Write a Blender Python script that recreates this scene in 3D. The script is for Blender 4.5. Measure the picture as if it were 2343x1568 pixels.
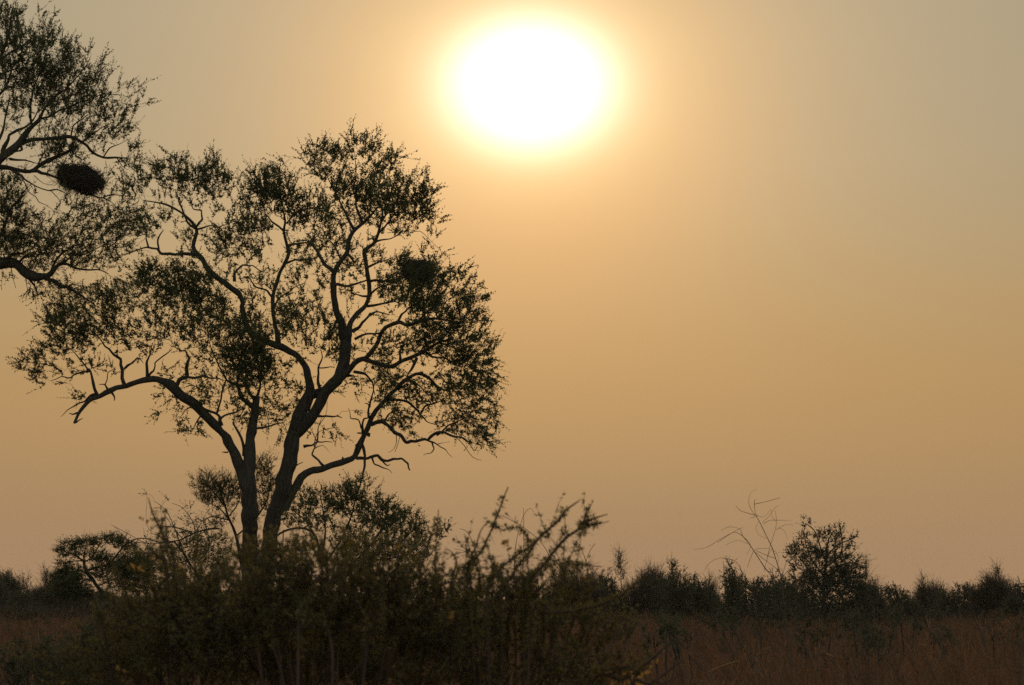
import bpy, math
import numpy as np
from mathutils import Vector, kdtree

for o in list(bpy.data.objects):
    bpy.data.objects.remove(o)
S = bpy.context.scene
COL = S.collection
RNG = np.random.default_rng(11)

# ------------------------------------------------------------------ camera
EYE = 2.2
FPX = 6641.0                      # focal length in units of the 2342 px wide picture
PITCH = math.atan(596 / FPX)
cam_d = bpy.data.cameras.new('camera')
cam_d.sensor_width = 36.0
cam_d.lens = 36.0 * FPX / 2342.0
cam_d.clip_start = 0.5
cam_d.clip_end = 9000
cam_d.dof.use_dof = True
cam_d.dof.focus_distance = 52.0
cam_d.dof.aperture_fstop = cam_d.lens / 12.0      # 12 mm wide entrance pupil
cam = bpy.data.objects.new('camera', cam_d)
cam.location = (0, 0, EYE)
cam.rotation_euler = (math.pi / 2 + PITCH, 0, 0)
COL.objects.link(cam)
S.camera = cam
CP, SP = math.cos(PITCH), math.sin(PITCH)

# ------------------------------------------------------------------ sun and sky
def ray(x, y):
    X, Z = (x - 1171) / FPX, (784 - y) / FPX
    v = np.array([X, CP - Z * SP, SP + Z * CP])
    return v / np.linalg.norm(v)

SUN = ray(1212, 196)
SUN_EL = math.asin(SUN[2])
SUN_AZ = math.atan2(SUN[0], SUN[1])
W = bpy.data.worlds.new('World')
S.world = W
W.use_nodes = True
nt = W.node_tree
nt.nodes.clear()
def N(t, **k):
    n = nt.nodes.new(t)
    for a, b in k.items():
        setattr(n, a, b)
    return n
def M(op, a, b=None, c=None):
    n = N('ShaderNodeMath', operation=op)
    for i, v in enumerate((a, b, c)):
        if v is None:
            continue
        if isinstance(v, (int, float)):
            n.inputs[i].default_value = v
        else:
            nt.links.new(v, n.inputs[i])
    return n.outputs[0]
def VM(op, a, b=None, out=0):
    n = N('ShaderNodeVectorMath', operation=op)
    for i, v in enumerate((a, b)):
        if v is None:
            continue
        if isinstance(v, (tuple, list, np.ndarray)):
            n.inputs[i].default_value = tuple(float(q) for q in v)
        else:
            nt.links.new(v, n.inputs[i])
    return n.outputs[out]
def scale_col(fac, col):
    n = N('ShaderNodeVectorMath', operation='SCALE')
    n.inputs[0].default_value = col
    nt.links.new(fac, n.inputs['Scale'])
    return n.outputs[0]

tc = N('ShaderNodeTexCoord')
D_ = VM('NORMALIZE', tc.outputs['Generated'])
right = np.cross(SUN, (0, 0, 1)); right /= np.linalg.norm(right)
upv = np.cross(right, SUN)
da = VM('DOT_PRODUCT', D_, right, 1)
db = VM('DOT_PRODUCT', D_, upv, 1)
dc = VM('DOT_PRODUCT', D_, SUN, 1)
da = M('DIVIDE', da, 1.10)
db = M('MULTIPLY', db, 1.15)
rr = M('SQRT', M('ADD', M('MULTIPLY', da, da), M('MULTIPLY', db, db)))
th = M('MULTIPLY', M('ARCTAN2', rr, dc), 180 / math.pi)
def lobe(sig, p, col):
    e = M('EXPONENT', M('MULTIPLY', M('POWER', M('DIVIDE', th, sig), p), -1.0))
    return scale_col(e, col)
# dusty air round the low sun: forward-scattering lobes that fade with the angle from the sun
LOBES = [(1.40, 3.1, (31.2, 14.0, 16.0)), (1.9, 2.4, (2.02, 6.6, 5.3)), (3.2, 1.6, (11.07, 4.66, .166)), (14.0, 1.3, (.27, .214, .017)), (60.0, 1.0, (.036, .118, .494))]
acc = None
for sg, p, c in LOBES:
    l = lobe(sg, p, c)
    acc = l if acc is None else VM('ADD', acc, l)
acc = VM('ADD', acc, (4.0, 3.52, 2.24))      # light scattered many times in the dust: even all round
away = M('MULTIPLY', M('SUBTRACT', 1.0, dc), .5)
acc = VM('ADD', acc, scale_col(away, (4.2, 5.9, 7.2)))      # the sky turns from warm to cool grey away from the sun
# thicker, redder dust towards the horizon
el = M('MULTIPLY', M('ARCSINE', N('ShaderNodeSeparateXYZ').outputs[2]), 180 / math.pi)
sx = [n for n in nt.nodes if n.type == 'SEPXYZ'][0]
nt.links.new(D_, sx.inputs[0])
low = M('EXPONENT', M('DIVIDE', M('MAXIMUM', el, 0.0), -5.0))
band = M('EXPONENT', M('MULTIPLY', M('POWER', M('ABSOLUTE', M('DIVIDE', M('SUBTRACT', el, 4.5), 3.0)), 2.0), -1.0))
tint = VM('ADD', scale_col(low, (.392, .004, -.243)), scale_col(band, (.20, -.033, -.44)))
cx = N('ShaderNodeSeparateXYZ'); nt.links.new(tint, cx.inputs[0])
cc = N('ShaderNodeCombineXYZ')
for i in range(3):
    nt.links.new(M('EXPONENT', cx.outputs[i]), cc.inputs[i])
acc = VM('MULTIPLY', acc, cc.outputs[0])
# faint uneven layers in the dust
dn = N('ShaderNodeTexNoise'); dn.inputs['Scale'].default_value = 3.0; dn.inputs['Detail'].default_value = 4
nt.links.new(VM('MULTIPLY', D_, (1.0, 1.0, 9.0)), dn.inputs['Vector'])
lay = N('ShaderNodeMapRange'); nt.links.new(dn.outputs[0], lay.inputs['Value'])
lay.inputs['From Min'].default_value = .25; lay.inputs['From Max'].default_value = .75
lay.inputs['To Min'].default_value = .975; lay.inputs['To Max'].default_value = 1.025
sc_ = N('ShaderNodeVectorMath', operation='SCALE'); nt.links.new(acc, sc_.inputs[0]); nt.links.new(lay.outputs[0], sc_.inputs['Scale'])
acc = sc_.outputs[0]
sky = N('ShaderNodeTexSky', sky_type='NISHITA', sun_disc=False)
sky.sun_elevation = SUN_EL
sky.sun_rotation = SUN_AZ
sky.dust_density = 8.0
sky.air_density = 1.0
sky.ozone_density = 1.0
bg1 = N('ShaderNodeBackground'); bg1.inputs[1].default_value = 0.05
nt.links.new(sky.outputs[0], bg1.inputs[0])
bg2 = N('ShaderNodeBackground'); bg2.inputs[1].default_value = 1.0
nt.links.new(acc, bg2.inputs[0])
ad = N('ShaderNodeAddShader')
nt.links.new(bg1.outputs[0], ad.inputs[0]); nt.links.new(bg2.outputs[0], ad.inputs[1])
wo = N('ShaderNodeOutputWorld')
nt.links.new(ad.outputs[0], wo.inputs[0])
W.cycles.sampling_method = 'MANUAL'
W.cycles.sample_map_resolution = 1024

sun_d = bpy.data.lights.new('sun', 'SUN')
sun_d.energy = 5.0
sun_d.angle = math.radians(0.53)
sun_d.color = (1.0, .74, .44)
sun = bpy.data.objects.new('sun', sun_d)
sun.rotation_euler = Vector(SUN).to_track_quat('Z', 'Y').to_euler()
sun.location = (0, 40, 60)
COL.objects.link(sun)
S.view_settings.view_transform = 'Standard'
S.view_settings.look = 'None'
S.view_settings.exposure = -4.0
S.view_settings.gamma = 1
S.view_settings.use_curve_mapping = False
S.render.engine = 'CYCLES'
S.cycles.max_bounces = 5
S.cycles.use_denoising = False
S.cycles.diffuse_bounces = 3
S.cycles.transmission_bounces = 3

# ------------------------------------------------------------------ helpers
K = 1568 / 1000
VIEW = {'a': (0, 0, K), 'b': (0, 900, K), 'c': (900, 400, K), 'd': (900, 1200, K),
        'e': (0, 1800, 2343 / 1200), 'f': (1000, 1800, 2343 / 1200), 'g': (2000, 1800, 1.98), 'h': (2872, 1800, 1.98),
        'i': (2200, 2000, 2119 / 800), 'j': (3100, 2100, 2343 / 772), 'D': (0, 0, 3872 / 2342 ** 1.0)}
VIEW['D'] = (0, 0, 1 / 1.6533)
def topx(tag, x, y):
    ox, oy, s = VIEW[tag]
    return (ox + x / s) / 1.6533, (oy + y / s) / 1.6533
def pscale(tag):
    return 1 / VIEW[tag][2] / 1.6533
def at(x, y, Y):
    """pixel position(s) at ground distance Y -> world point(s)"""
    x, y, Y = np.broadcast_arrays(np.asarray(x, float), np.asarray(y, float), np.asarray(Y, float))
    X, Z = (x - 1171) / FPX, (784 - y) / FPX
    dy, dz = CP - Z * SP, SP + Z * CP
    t = Y / dy
    return np.stack([X * t, Y, EYE + dz * t], -1)
def px_of(p):
    p = np.asarray(p)
    y, z = p[..., 1], p[..., 2] - EYE
    d = y * CP + z * SP
    u = -y * SP + z * CP
    return np.stack([1171 + FPX * p[..., 0] / d, 784 - FPX * u / d], -1)
def unit(v):
    return v / np.maximum(np.linalg.norm(v, axis=-1, keepdims=True), 1e-9)

class MB:
    """collects quads (and triangles) and links them as one mesh object"""
    def __init__(s):
        s.v, s.f, s.n = [], [], 0
    def add(s, v, q):
        s.v.append(np.asarray(v, np.float32)); s.f.append(np.asarray(q, np.int64) + s.n); s.n += len(v)
    def build(s, name, mat, parent=None, smooth=False, origin=None):
        me = bpy.data.meshes.new(name)
        if s.v:
            v = np.concatenate(s.v)
            if origin is not None:
                v = v - np.asarray(origin, np.float32)
            loops = np.concatenate([f.ravel() for f in s.f])
            tot = np.concatenate([np.full(len(f), f.shape[1]) for f in s.f])
            st = np.concatenate([[0], np.cumsum(tot)[:-1]])
            me.vertices.add(len(v)); me.vertices.foreach_set('co', v.ravel())
            me.loops.add(len(loops)); me.loops.foreach_set('vertex_index', loops.astype(np.int32))
            me.polygons.add(len(tot)); me.polygons.foreach_set('loop_start', st.astype(np.int32))
            me.polygons.foreach_set('loop_total', tot.astype(np.int32))
            if smooth:
                me.polygons.foreach_set('use_smooth', np.ones(len(tot), bool))
            me.update(calc_edges=True)
        me.materials.append(mat)
        o = bpy.data.objects.new(name, me)
        COL.objects.link(o)
        if parent is not None:
            o.parent = parent
        return o

def tubes(mb, P, R, sides=3, cap=False):
    """P (M,N,3) polylines, R (M,N) radii"""
    P, R = np.asarray(P, float), np.asarray(R, float)
    if P.ndim == 2:
        P, R = P[None], R[None]
    m, n, _ = P.shape
    if m == 0:
        return
    T = np.gradient(P, axis=1); T = unit(T)
    ref = np.where(np.abs(T.mean(1))[:, 1:2] < .8, np.array([[0, 1., 0]]), np.array([[1., 0, 0]]))[:, None, :]
    U = unit(np.cross(T, ref)); V = np.cross(T, U)
    a = np.arange(sides) * 2 * math.pi / sides
    ring = U[:, :, None] * np.cos(a)[None, None, :, None] + V[:, :, None] * np.sin(a)[None, None, :, None]
    vv = P[:, :, None] + ring * R[:, :, None, None]
    idx = np.arange(m * n * sides).reshape(m, n, sides)
    A = idx[:, :-1]; B = np.roll(A, -1, 2); Dn = idx[:, 1:]; C_ = np.roll(Dn, -1, 2)
    mb.add(vv.reshape(-1, 3), np.stack([A, B, C_, Dn], -1).reshape(-1, 4))
    if cap:
        mb.add(np.concatenate([vv[:, -1].reshape(-1, 3)]), np.arange(m * sides).reshape(m, sides))
        mb.add(np.concatenate([vv[:, 0].reshape(-1, 3)]), np.arange(m * sides).reshape(m, sides)[:, ::-1])

def leaves(mb, p, axis, L, Wd, rng, fold=.25):
    n = len(p)
    if n == 0:
        return
    r = unit(rng.normal(size=(n, 3)))
    b = unit(np.cross(axis, r)); nn = np.cross(axis, b)
    L = L[:, None]; Wd = Wd[:, None]
    m_ = p + axis * L * .45 + nn * Wd * fold
    v = np.stack([p, m_ + b * Wd * .5, p + axis * L, m_ - b * Wd * .5], 1)
    mb.add(v.reshape(-1, 3), np.arange(4 * n).reshape(n, 4))

def smooth_path(pts, step):
    """Catmull-Rom through rows of (x, y, r, ...)"""
    pts = np.asarray(pts, float)
    out = []
    for i in range(len(pts) - 1):
        p0, p1, p2, p3 = pts[max(i - 1, 0)], pts[i], pts[i + 1], pts[min(i + 2, len(pts) - 1)]
        k = max(2, int(np.linalg.norm((p2 - p1)[:2]) / step))
        t = np.linspace(0, 1, k, endpoint=False)[:, None]
        q = .5 * (2 * p1 + (p2 - p0) * t + (2 * p0 - 5 * p1 + 4 * p2 - p3) * t ** 2 + (3 * p1 - p0 - 3 * p2 + p3) * t ** 3)
        q[:, 2:] = p1[2:] + (p2[2:] - p1[2:]) * t
        out.append(q)
    out.append(pts[-1:])
    return np.concatenate(out)

def parse_path(tag, s, r_def=4):
    """'x,y,r x,y,r ...' ; 'b:x,y,r' switches the view"""
    rows, r = [], r_def
    for w in s.split():
        if ':' in w:
            tag, w = w.split(':')
        q = [float(k) for k in w.split(',')]
        if len(q) > 2:
            r = q[2]
        x, y = topx(tag, q[0], q[1])
        rows.append((x, y, r * pscale(tag)))
    return rows
def parse_blobs(tag, s):
    rows = []
    for w in s.split():
        if ':' in w:
            tag, w = w.split(':')
            if not w:
                continue
        q = [float(k) for k in w.split(',')]
        x, y = topx(tag, q[0], q[1])
        k = pscale(tag)
        rows.append((x, y, q[2] * k, q[3] * k, q[4]))
    return rows

# ------------------------------------------------------------------ materials
def mat(name, col, col2=None, scale=6.0, rough=.85, transl=0.0, bump=0.0, stretch=None, tcol=None, detail=3.0, spec=.25):
    m = bpy.data.materials.new(name); m.use_nodes = True
    t = m.node_tree; t.nodes.clear()
    out = t.nodes.new('ShaderNodeOutputMaterial')
    bs = t.nodes.new('ShaderNodeBsdfPrincipled')
    bs.inputs['Roughness'].default_value = rough
    bs.inputs['Specular IOR Level'].default_value = spec
    bs.inputs['Base Color'].default_value = (*col, 1)
    src = None
    if col2 is not None:
        c = t.nodes.new('ShaderNodeTexCoord')
        nz = t.nodes.new('ShaderNodeTexNoise'); nz.inputs['Scale'].default_value = scale; nz.inputs['Detail'].default_value = detail
        mp = t.nodes.new('ShaderNodeMapping')
        if stretch:
            mp.inputs['Scale'].default_value = stretch
        t.links.new(c.outputs['Object'], mp.inputs[0]); t.links.new(mp.outputs[0], nz.inputs['Vector'])
        rp = t.nodes.new('ShaderNodeValToRGB')
        rp.color_ramp.elements[0].position = .36; rp.color_ramp.elements[1].position = .64
        rp.color_ramp.elements[0].color = (*col, 1); rp.color_ramp.elements[1].color = (*col2, 1)
        t.links.new(nz.outputs[0], rp.inputs[0]); t.links.new(rp.outputs[0], bs.inputs['Base Color'])
        src = rp.outputs[0]
        if bump:
            bp = t.nodes.new('ShaderNodeBump'); bp.inputs['Strength'].default_value = bump; bp.inputs['Distance'].default_value = .03
            t.links.new(nz.outputs[0], bp.inputs['Height']); t.links.new(bp.outputs[0], bs.inputs['Normal'])
    if transl:
        tr = t.nodes.new('ShaderNodeBsdfTranslucent')
        tr.inputs[0].default_value = (*(tcol or col), 1)
        mxs = t.nodes.new('ShaderNodeMixShader'); mxs.inputs[0].default_value = transl
        t.links.new(bs.outputs[0], mxs.inputs[1]); t.links.new(tr.outputs[0], mxs.inputs[2])
        t.links.new(mxs.outputs[0], out.inputs[0])
    else:
        t.links.new(bs.outputs[0], out.inputs[0])
    return m

BARK = mat('bark', (.024, .021, .016), (.05, .043, .032), 9, .95, bump=.8, stretch=(3, 3, .6))
TWIG = mat('twig_bark', (.05, .038, .026), (.08, .06, .04), 4, .9)
REDTWIG = mat('thorn_bark', (.038, .024, .018), (.07, .042, .028), 5, .8)
LEAF = mat('leaf', (.045, .062, .022), (.07, .08, .03), 2.5, .7, .3, tcol=(.12, .12, .03))
OLIVE = mat('olive_leaf', (.042, .052, .028), (.16, .132, .055), 7, .7, .4, tcol=(.26, .19, .03), detail=2)
DEAD = mat('dead_leaf', (.22, .12, .04), (.34, .2, .07), 5, .6, .6, tcol=(.6, .33, .07))
GREEN = mat('green_leaf', (.05, .052, .033), (.078, .074, .042), 3, .7, .25, tcol=(.09, .10, .03))
DRYLEAF = mat('dry_leaf', (.07, .058, .032), (.10, .075, .04), 2, .85, .2, tcol=(.12, .08, .03))
NEST = mat('nest_straw', (.026, .022, .016), (.05, .04, .027), 12, .95)
GRASS = mat('dry_grass_blade', (.06, .036, .022), (.25, .145, .082), 2.2, .85, .3, tcol=(.22, .11, .05), detail=8)
def patchy(m, scale, lo, hi):
    t = m.node_tree
    bs = [n for n in t.nodes if n.type == 'BSDF_PRINCIPLED'][0]
    old = bs.inputs['Base Color'].links[0].from_socket
    c = t.nodes.new('ShaderNodeTexCoord'); nz = t.nodes.new('ShaderNodeTexNoise')
    nz.inputs['Scale'].default_value = scale; nz.inputs['Detail'].default_value = 3
    t.links.new(c.outputs['Object'], nz.inputs['Vector'])
    rp = t.nodes.new('ShaderNodeValToRGB'); rp.color_ramp.elements[0].position = .38; rp.color_ramp.elements[1].position = .62
    rp.color_ramp.elements[0].color = (*lo, 1); rp.color_ramp.elements[1].color = (*hi, 1)
    mx = t.nodes.new('ShaderNodeMix'); mx.data_type = 'RGBA'; mx.blend_type = 'MULTIPLY'; mx.inputs[0].default_value = 1
    t.links.new(nz.outputs[0], rp.inputs[0]); t.links.new(old, mx.inputs[6]); t.links.new(rp.outputs[0], mx.inputs[7])
    t.links.new(mx.outputs[2], bs.inputs['Base Color'])
patchy(GRASS, .16, (.5, .56, .56), (1.2, .95, .85))
SOIL = mat('dry_soil', (.10, .06, .035), (.16, .10, .06), .15, .95, bump=.5, detail=8)
WEED = mat('dead_stalk', (.11, .07, .045), (.14, .09, .06), 3, .85)

# ------------------------------------------------------------------ names
def tag(o, label, cat, group=None):
    o['label'] = label; o['category'] = cat
    if group:
        o['group'] = group
def thing(name, label, cat, loc, group=None):
    o = bpy.data.objects.new(name, None)
    o.location = tuple(float(q) for q in loc); o.empty_display_size = .3
    COL.objects.link(o)
    tag(o, label, cat, group)
    return o

# ------------------------------------------------------------------ plants
class Plant:
    """limbs traced as polylines, twigs grown from them to the leaf clumps, shoots with leaves at the twig ends"""
    def __init__(s, root, Y, seed):
        s.root, s.Y, s.rng = root, Y, np.random.default_rng(seed)
        s.o = np.array(root.location)
        s.pos, s.px, s.rad, s.lid = [], [], [], []
        s.limbs, s.objs = {}, {}
        s.mats = dict(bark=BARK, twig=TWIG, leaf=LEAF)
    def nearest_px(s, x, y, lid=None):
        P = np.array(s.px)
        d = np.hypot(P[:, 0] - x, P[:, 1] - y)
        if lid is not None:
            L = np.array(s.lid) == lid
            if L.any():
                d = np.where(L, d, d + 60)
        return int(np.argmin(d))
    def limb(s, key, tagv, path, slope=None, name='limb', parent=None, dY=0.0, sides=8, wob=.12, step=9, material=None, cap=True, kink=0.0, taper=1.0, own_depth=False):
        """traces one limb; returns its mesh object. parent = key of the limb it grows from (None: straight from the tree)"""
        rng = s.rng
        rows = parse_path(tagv, path)
        if kink:
            out = [rows[0]]
            for a, b in zip(rows[:-1], rows[1:]):
                L = math.hypot(b[0] - a[0], b[1] - a[1])
                if L > 14:
                    out.append(((a[0] + b[0]) / 2 + rng.normal() * kink * L, (a[1] + b[1]) / 2 + rng.normal() * kink * L, (a[2] + b[2]) / 2))
                out.append(b)
            rows = [(x, y, r * (1 + (taper - 1) * (k / (len(out) - 1)) ** 2)) for k, (x, y, r) in enumerate(out)]
        q = smooth_path(rows, step)
        mpp = s.Y / FPX
        if slope is None:
            slope = rng.uniform(-.55, .55)
        seg = np.r_[0, np.cumsum(np.hypot(*np.diff(q[:, :2], axis=0).T))] * mpp
        Y0 = s.Y + dY
        if s.px and not own_depth:
            i = s.nearest_px(q[0, 0], q[0, 1], parent)
            Y0 = s.pos[i][1] + dY
        ph = rng.uniform(0, 6.28, 3)
        Yd = Y0 + slope * seg + .10 * np.sin(seg * 2.1 + ph[0]) * np.minimum(seg, 1)
        r = q[:, 2] * mpp
        n_ = len(q); ker = np.array([.25, .5, .25])
        sm = lambda v: np.convolve(np.pad(v, 1, mode='edge'), ker, 'valid')
        kn = np.zeros(n_)
        for _ in range(n_ // 11):                                   # knots and scars
            kn += rng.uniform(.1, .42) * np.exp(-((np.arange(n_) - rng.uniform(0, n_)) / rng.uniform(.6, 1.3)) ** 2)
        r = r * (1 + wob * (.9 * sm(rng.normal(size=n_)) + 1.6 * kn))
        x = q[:, 0] + wob * q[:, 2] * 1.6 * sm(rng.normal(size=n_)); y = q[:, 1] + wob * q[:, 2] * 1.6 * sm(rng.normal(size=n_))
        P = at(x, y, Yd)
        mb = MB(); tubes(mb, P - s.o, r, sides, cap)
        par = s.root
        if parent is not None and parent in s.objs:
            par = s.objs[parent]
        o = mb.build(name, material or s.mats['bark'], par, smooth=True)
        top = parent if parent is not None else key
        if parent is None:
            s.objs[key] = o
        for k in range(len(q)):
            s.pos.append(P[k]); s.px.append((q[k, 0], q[k, 1])); s.rad.append(r[k]); s.lid.append(top)
        return o
    def grow(s, blobs, leaf=(.036, .056), width=.42, per=30, dens=1.0, up=.6, shoot=(.10, .24), flat=1.0, thick=.8, droop=None, twig_r=.0035,
             reach=1.0, spread=.7, thorn=0, tufts=0, edge=.2, skip=(), max_leaves=400000):
        rng = s.rng
        mpp = s.Y / FPX
        PX = np.array(s.px); POS = np.array(s.pos)
        Lm = sum(leaf) / 2; la = .5 * Lm * Lm * width * .6
        T, C = [], []
        for (x, y, rx, ry, d) in blobs:
            tau = -math.log(1 - min(d ** .85, .97))
            n = math.pi * rx * ry * mpp ** 2 * tau / la / per * dens
            n = int(n + rng.random())
            if n == 0:
                continue
            dd = np.hypot(PX[:, 0] - x, PX[:, 1] - y)
            near = np.argsort(dd)[:5]
            Yc = POS[near[rng.integers(len(near))], 1] + rng.normal() * .25 * min(rx, ry) * mpp
            a = rng.uniform(0, 6.283, n); q = np.sqrt(rng.uniform(0, 1, n)) * (1 + edge * np.clip(np.abs(rng.normal(size=n)), 0, 1.7))
            bx, by = x + rx * q * np.cos(a), y + ry * q * np.sin(a)
            T.append(at(bx, by, Yc + rng.normal(size=n) * thick * .5 * (rx + ry) / 2 * mpp))
        T = np.concatenate(T)
        keys = sorted(set(s.lid)); kid = {k: i for i, k in enumerate(keys)}
        NP = list(POS); NL = [kid[k] for k in s.lid]; NR = list(s.rad)
        ok0 = [i for i, k in enumerate(s.lid) if k not in skip]
        NP = [NP[i] for i in ok0]; NL = [NL[i] for i in ok0]; NR = [NR[i] for i in ok0]
        kd = kdtree.KDTree(len(NP))
        for i, p in enumerate(NP):
            kd.insert(p, i)
        kd.balance()
        d0 = np.array([kd.find(p)[2] for p in T])
        order = np.argsort(d0 + rng.normal(size=len(T)) * .05)
        rounds = np.array_split(order, 14 if len(T) > 60 else 4)
        A, B, E, LID, RAD = [], [], [], [], []
        for ch in rounds:
            kd = kdtree.KDTree(len(NP))
            for i, p in enumerate(NP):
                kd.insert(p, i)
            kd.balance()
            for t in ch:
                p = T[t]
                c = kd.find_n(p, 4)
                c = c[0] if rng.random() < .6 else c[rng.integers(len(c))]
                q = np.array(NP[c[1]]); L = c[2]
                mid = (p + q) / 2 + rng.normal(size=3) * .14 * L + np.array([0, 0, .12 * L if rng.random() < .7 else -.15 * L])
                A.append(q); B.append(mid); E.append(p); LID.append(NL[c[1]])
                r0 = min(NR[c[1]] * .65, twig_r * (1 + 1.2 * L)); RAD.append(max(r0, twig_r * .8))
                for tt in (.33, .66, 1):
                    NP.append(q * (1 - tt) ** 2 + mid * 2 * tt * (1 - tt) + p * tt * tt); NL.append(NL[c[1]]); NR.append(RAD[-1] * (1 - .4 * tt))
        A, B, E, LID, RAD = map(np.array, (A, B, E, LID, RAD))
        t = np.linspace(0, 1, 5)[None, :, None]
        PT = A[:, None] * (1 - t) ** 2 + B[:, None] * 2 * t * (1 - t) + E[:, None] * t * t
        PT = PT + rng.normal(size=PT.shape) * .05 * np.linalg.norm(E - A, axis=1)[:, None, None] * np.array([0, 1, 1, 1, 0])[None, :, None]
        RR = RAD[:, None] * np.linspace(1, .55, 5)[None]
        # shoots and leaves
        ctr = POS.mean(0)
        kk = 3
        base = np.repeat(E, kk, 0); lid3 = np.repeat(LID, kk)
        din = np.repeat(unit(E - B), kk, 0)
        outw = unit(base - ctr) * np.array([1, .6, 1])
        u = np.full(len(base), up)
        if droop is not None:
            u = droop(px_of(base), u)
        dv = unit(.7 * din + .5 * outw + np.array([0, 0, 1.0]) * u[:, None] + rng.normal(size=base.shape) * spread * np.array([1, 1, flat]))
        SL = rng.uniform(*shoot, len(base)) * reach
        base = base - dv * SL[:, None] * .25 * rng.random((len(base), 1))
        bend = rng.normal(size=base.shape) * .15 * SL[:, None]
        t4 = np.linspace(0, 1, 4)[None, :, None]
        SPT = base[:, None] + dv[:, None] * SL[:, None, None] * t4 + bend[:, None] * t4 ** 2
        SR = twig_r * np.linspace(.6, .3, 4)[None] * np.ones((len(base), 1))
        nl = max(2, int(round(per / kk)))
        f = (np.arange(nl) + rng.uniform(0, 1, (len(base), nl))) / nl * 1.02
        if tufts:
            f = (np.floor(f * tufts) + .5) / tufts + rng.normal(size=f.shape) * .02
        lp = base[:, None] + dv[:, None] * (SL[:, None] * f)[..., None] + bend[:, None] * (f ** 2)[..., None]
        la_ = unit(dv[:, None] * .75 + rng.normal(size=lp.shape) * .55)
        LL = rng.uniform(*leaf, lp.shape[:2]) * (1.1 - .35 * f)
        for k in range(len(keys)):
            par = s.objs.get(keys[k], s.root)
            m1 = LID == k; m3 = lid3 == k
            if not m1.any():
                continue
            mb = MB()
            tubes(mb, PT[m1] - s.o, RR[m1], 3); tubes(mb, SPT[m3] - s.o, SR[m3], 3)
            if thorn:
                tb = SPT[m3][:, 1:3].reshape(-1, 3)
                for _ in range(2):
                    td = unit(rng.normal(size=tb.shape)); tl = rng.uniform(.5, 1.2, (len(tb), 1)) * thorn
                    TP = np.stack([tb, tb + td * tl], 1)
                    tubes(mb, TP - s.o, np.ones((len(tb), 1)) * np.array([[thorn * .05, thorn * .01]]), 3)
            o = mb.build('twigs', s.mats['twig'], par); o['kind'] = 'stuff'
            lb = MB()
            leaves(lb, lp[m3].reshape(-1, 3) - s.o, la_[m3].reshape(-1, 3), LL[m3].ravel(), LL[m3].ravel() * width * rng.uniform(.8, 1.2, LL[m3].size), rng)
            o = lb.build('foliage', s.mats['leaf'], par); o['kind'] = 'stuff'
        return len(lp.reshape(-1, 3))
def ground_at(x, Y):
    return at(x, 784, Y)[0] if False else np.array([(x - 1171) / FPX * Y / CP, Y, 0.0])

# ------------------------------------------------------------------ ground
def make_ground():
    xs = np.concatenate([-np.geomspace(4000, 60, 26), np.linspace(-55, 55, 56), np.geomspace(60, 4000, 26)])
    ys = np.concatenate([np.linspace(-300, 0, 10), np.linspace(4, 200, 80), np.geomspace(210, 7500, 40)])
    X, Y = np.meshgrid(xs, ys)
    fade = np.clip((Y - 6) / 20, 0, 1) * np.clip(1.2 - Y / 400, 0.15, 1)
    Z = (.05 * np.sin(X * .31 + 1) * np.sin(Y * .17) + .04 * np.sin(X * .9 + Y * .4) + .03 * np.sin(Y * 1.1 - X * .6)) * fade
    v = np.stack([X, Y, Z], -1).reshape(-1, 3)
    ny, nx = X.shape
    i = np.arange(nx * ny).reshape(ny, nx)
    mb = MB(); mb.add(v, np.stack([i[:-1, :-1], i[:-1, 1:], i[1:, 1:], i[1:, :-1]], -1).reshape(-1, 4))
    o = mb.build('ground', SOIL, smooth=True); o['kind'] = 'structure'
    return o
make_ground()

# ------------------------------------------------------------------ the tall tree
base = ground_at(606, 53.0)
tall = thing('tall_tree', 'tall dark spreading tree with two thick trunks, standing left of the sun', 'tree', base)
P = Plant(tall, 53.0, 3)
P.limb('trunk', 'd', '130,2425,80 138,2200,66 145,1900,58 160,1600,50 178,1400,47 212,1200,46 255,1040,46 292,880,47 318,740,46 345,620,42 378,540,38 410,475,32 425,435,27', slope=.05, name='trunk', sides=12)
P.limb('stem', 'd', '122,2400,70 100,2100,58 78,1800,50 66,1600,46 66,1400,44 68,1200,46 62,1050,46 66,920,40 72,800,34 82,680,30 96,600,26 102,520,22 112,470,18', slope=-.1, name='trunk', sides=12)
P.limb('low', 'b', '1455,1500,44 1440,1400,36 1410,1320,31 1375,1260,28 1345,1205,27 1310,1140,27 1250,1078,27 1180,1012,27 1110,958,27 1045,915,28 1008,872,26 950,843,21 880,838,17 820,853,16 750,880,15 690,888,14 650,908,16 600,938,13 548,955,13 510,988,11 474,1028,10 456,1060,9 440,1102,7', slope=-.12, dY=.05)
P.limb('dead', 'd', '62,1060,24 90,800,18', slope=0, name='trunk_stub', parent='stem') if False else None
P.limb('up', 'd', '385,545,34 410,480,34 427,430,27 417,350,22 395,282,20 345,230,20 280,193,20 200,155,20 c:150,1390,19 90,1360,18 45,1280,17 22,1190,15 b:1445,400,15 1428,345,15 1400,318,18 1350,280,19 1290,240,17 1240,195,17 1203,130,16 1170,98,16 a:1145,1465,13 1162,1400,11 1165,1360,10 1120,1300,9 1040,1240,7 980,1212,6 920,1200,4 850,1190,3', slope=.18)
P.limb('main', 'd', '330,700,36 372,660,36 410,615,34 455,560,31 490,500,30 525,445,31 565,395,32 602,345,34 625,250,34 638,160,33 642,80,32 c:642,1400,32 628,1335,29 600,1260,22 576,1180,18 566,1100,17 563,1030,17 572,980,16 610,922,14 648,870,13 656,800,13 680,750,12 740,700,9 790,650,7 830,600,5', slope=-.05)
P.limb('cross', 'd', '415,470,26 450,455,26 490,440,26 530,430,26', slope=0, name='branch', parent='up')
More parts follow.
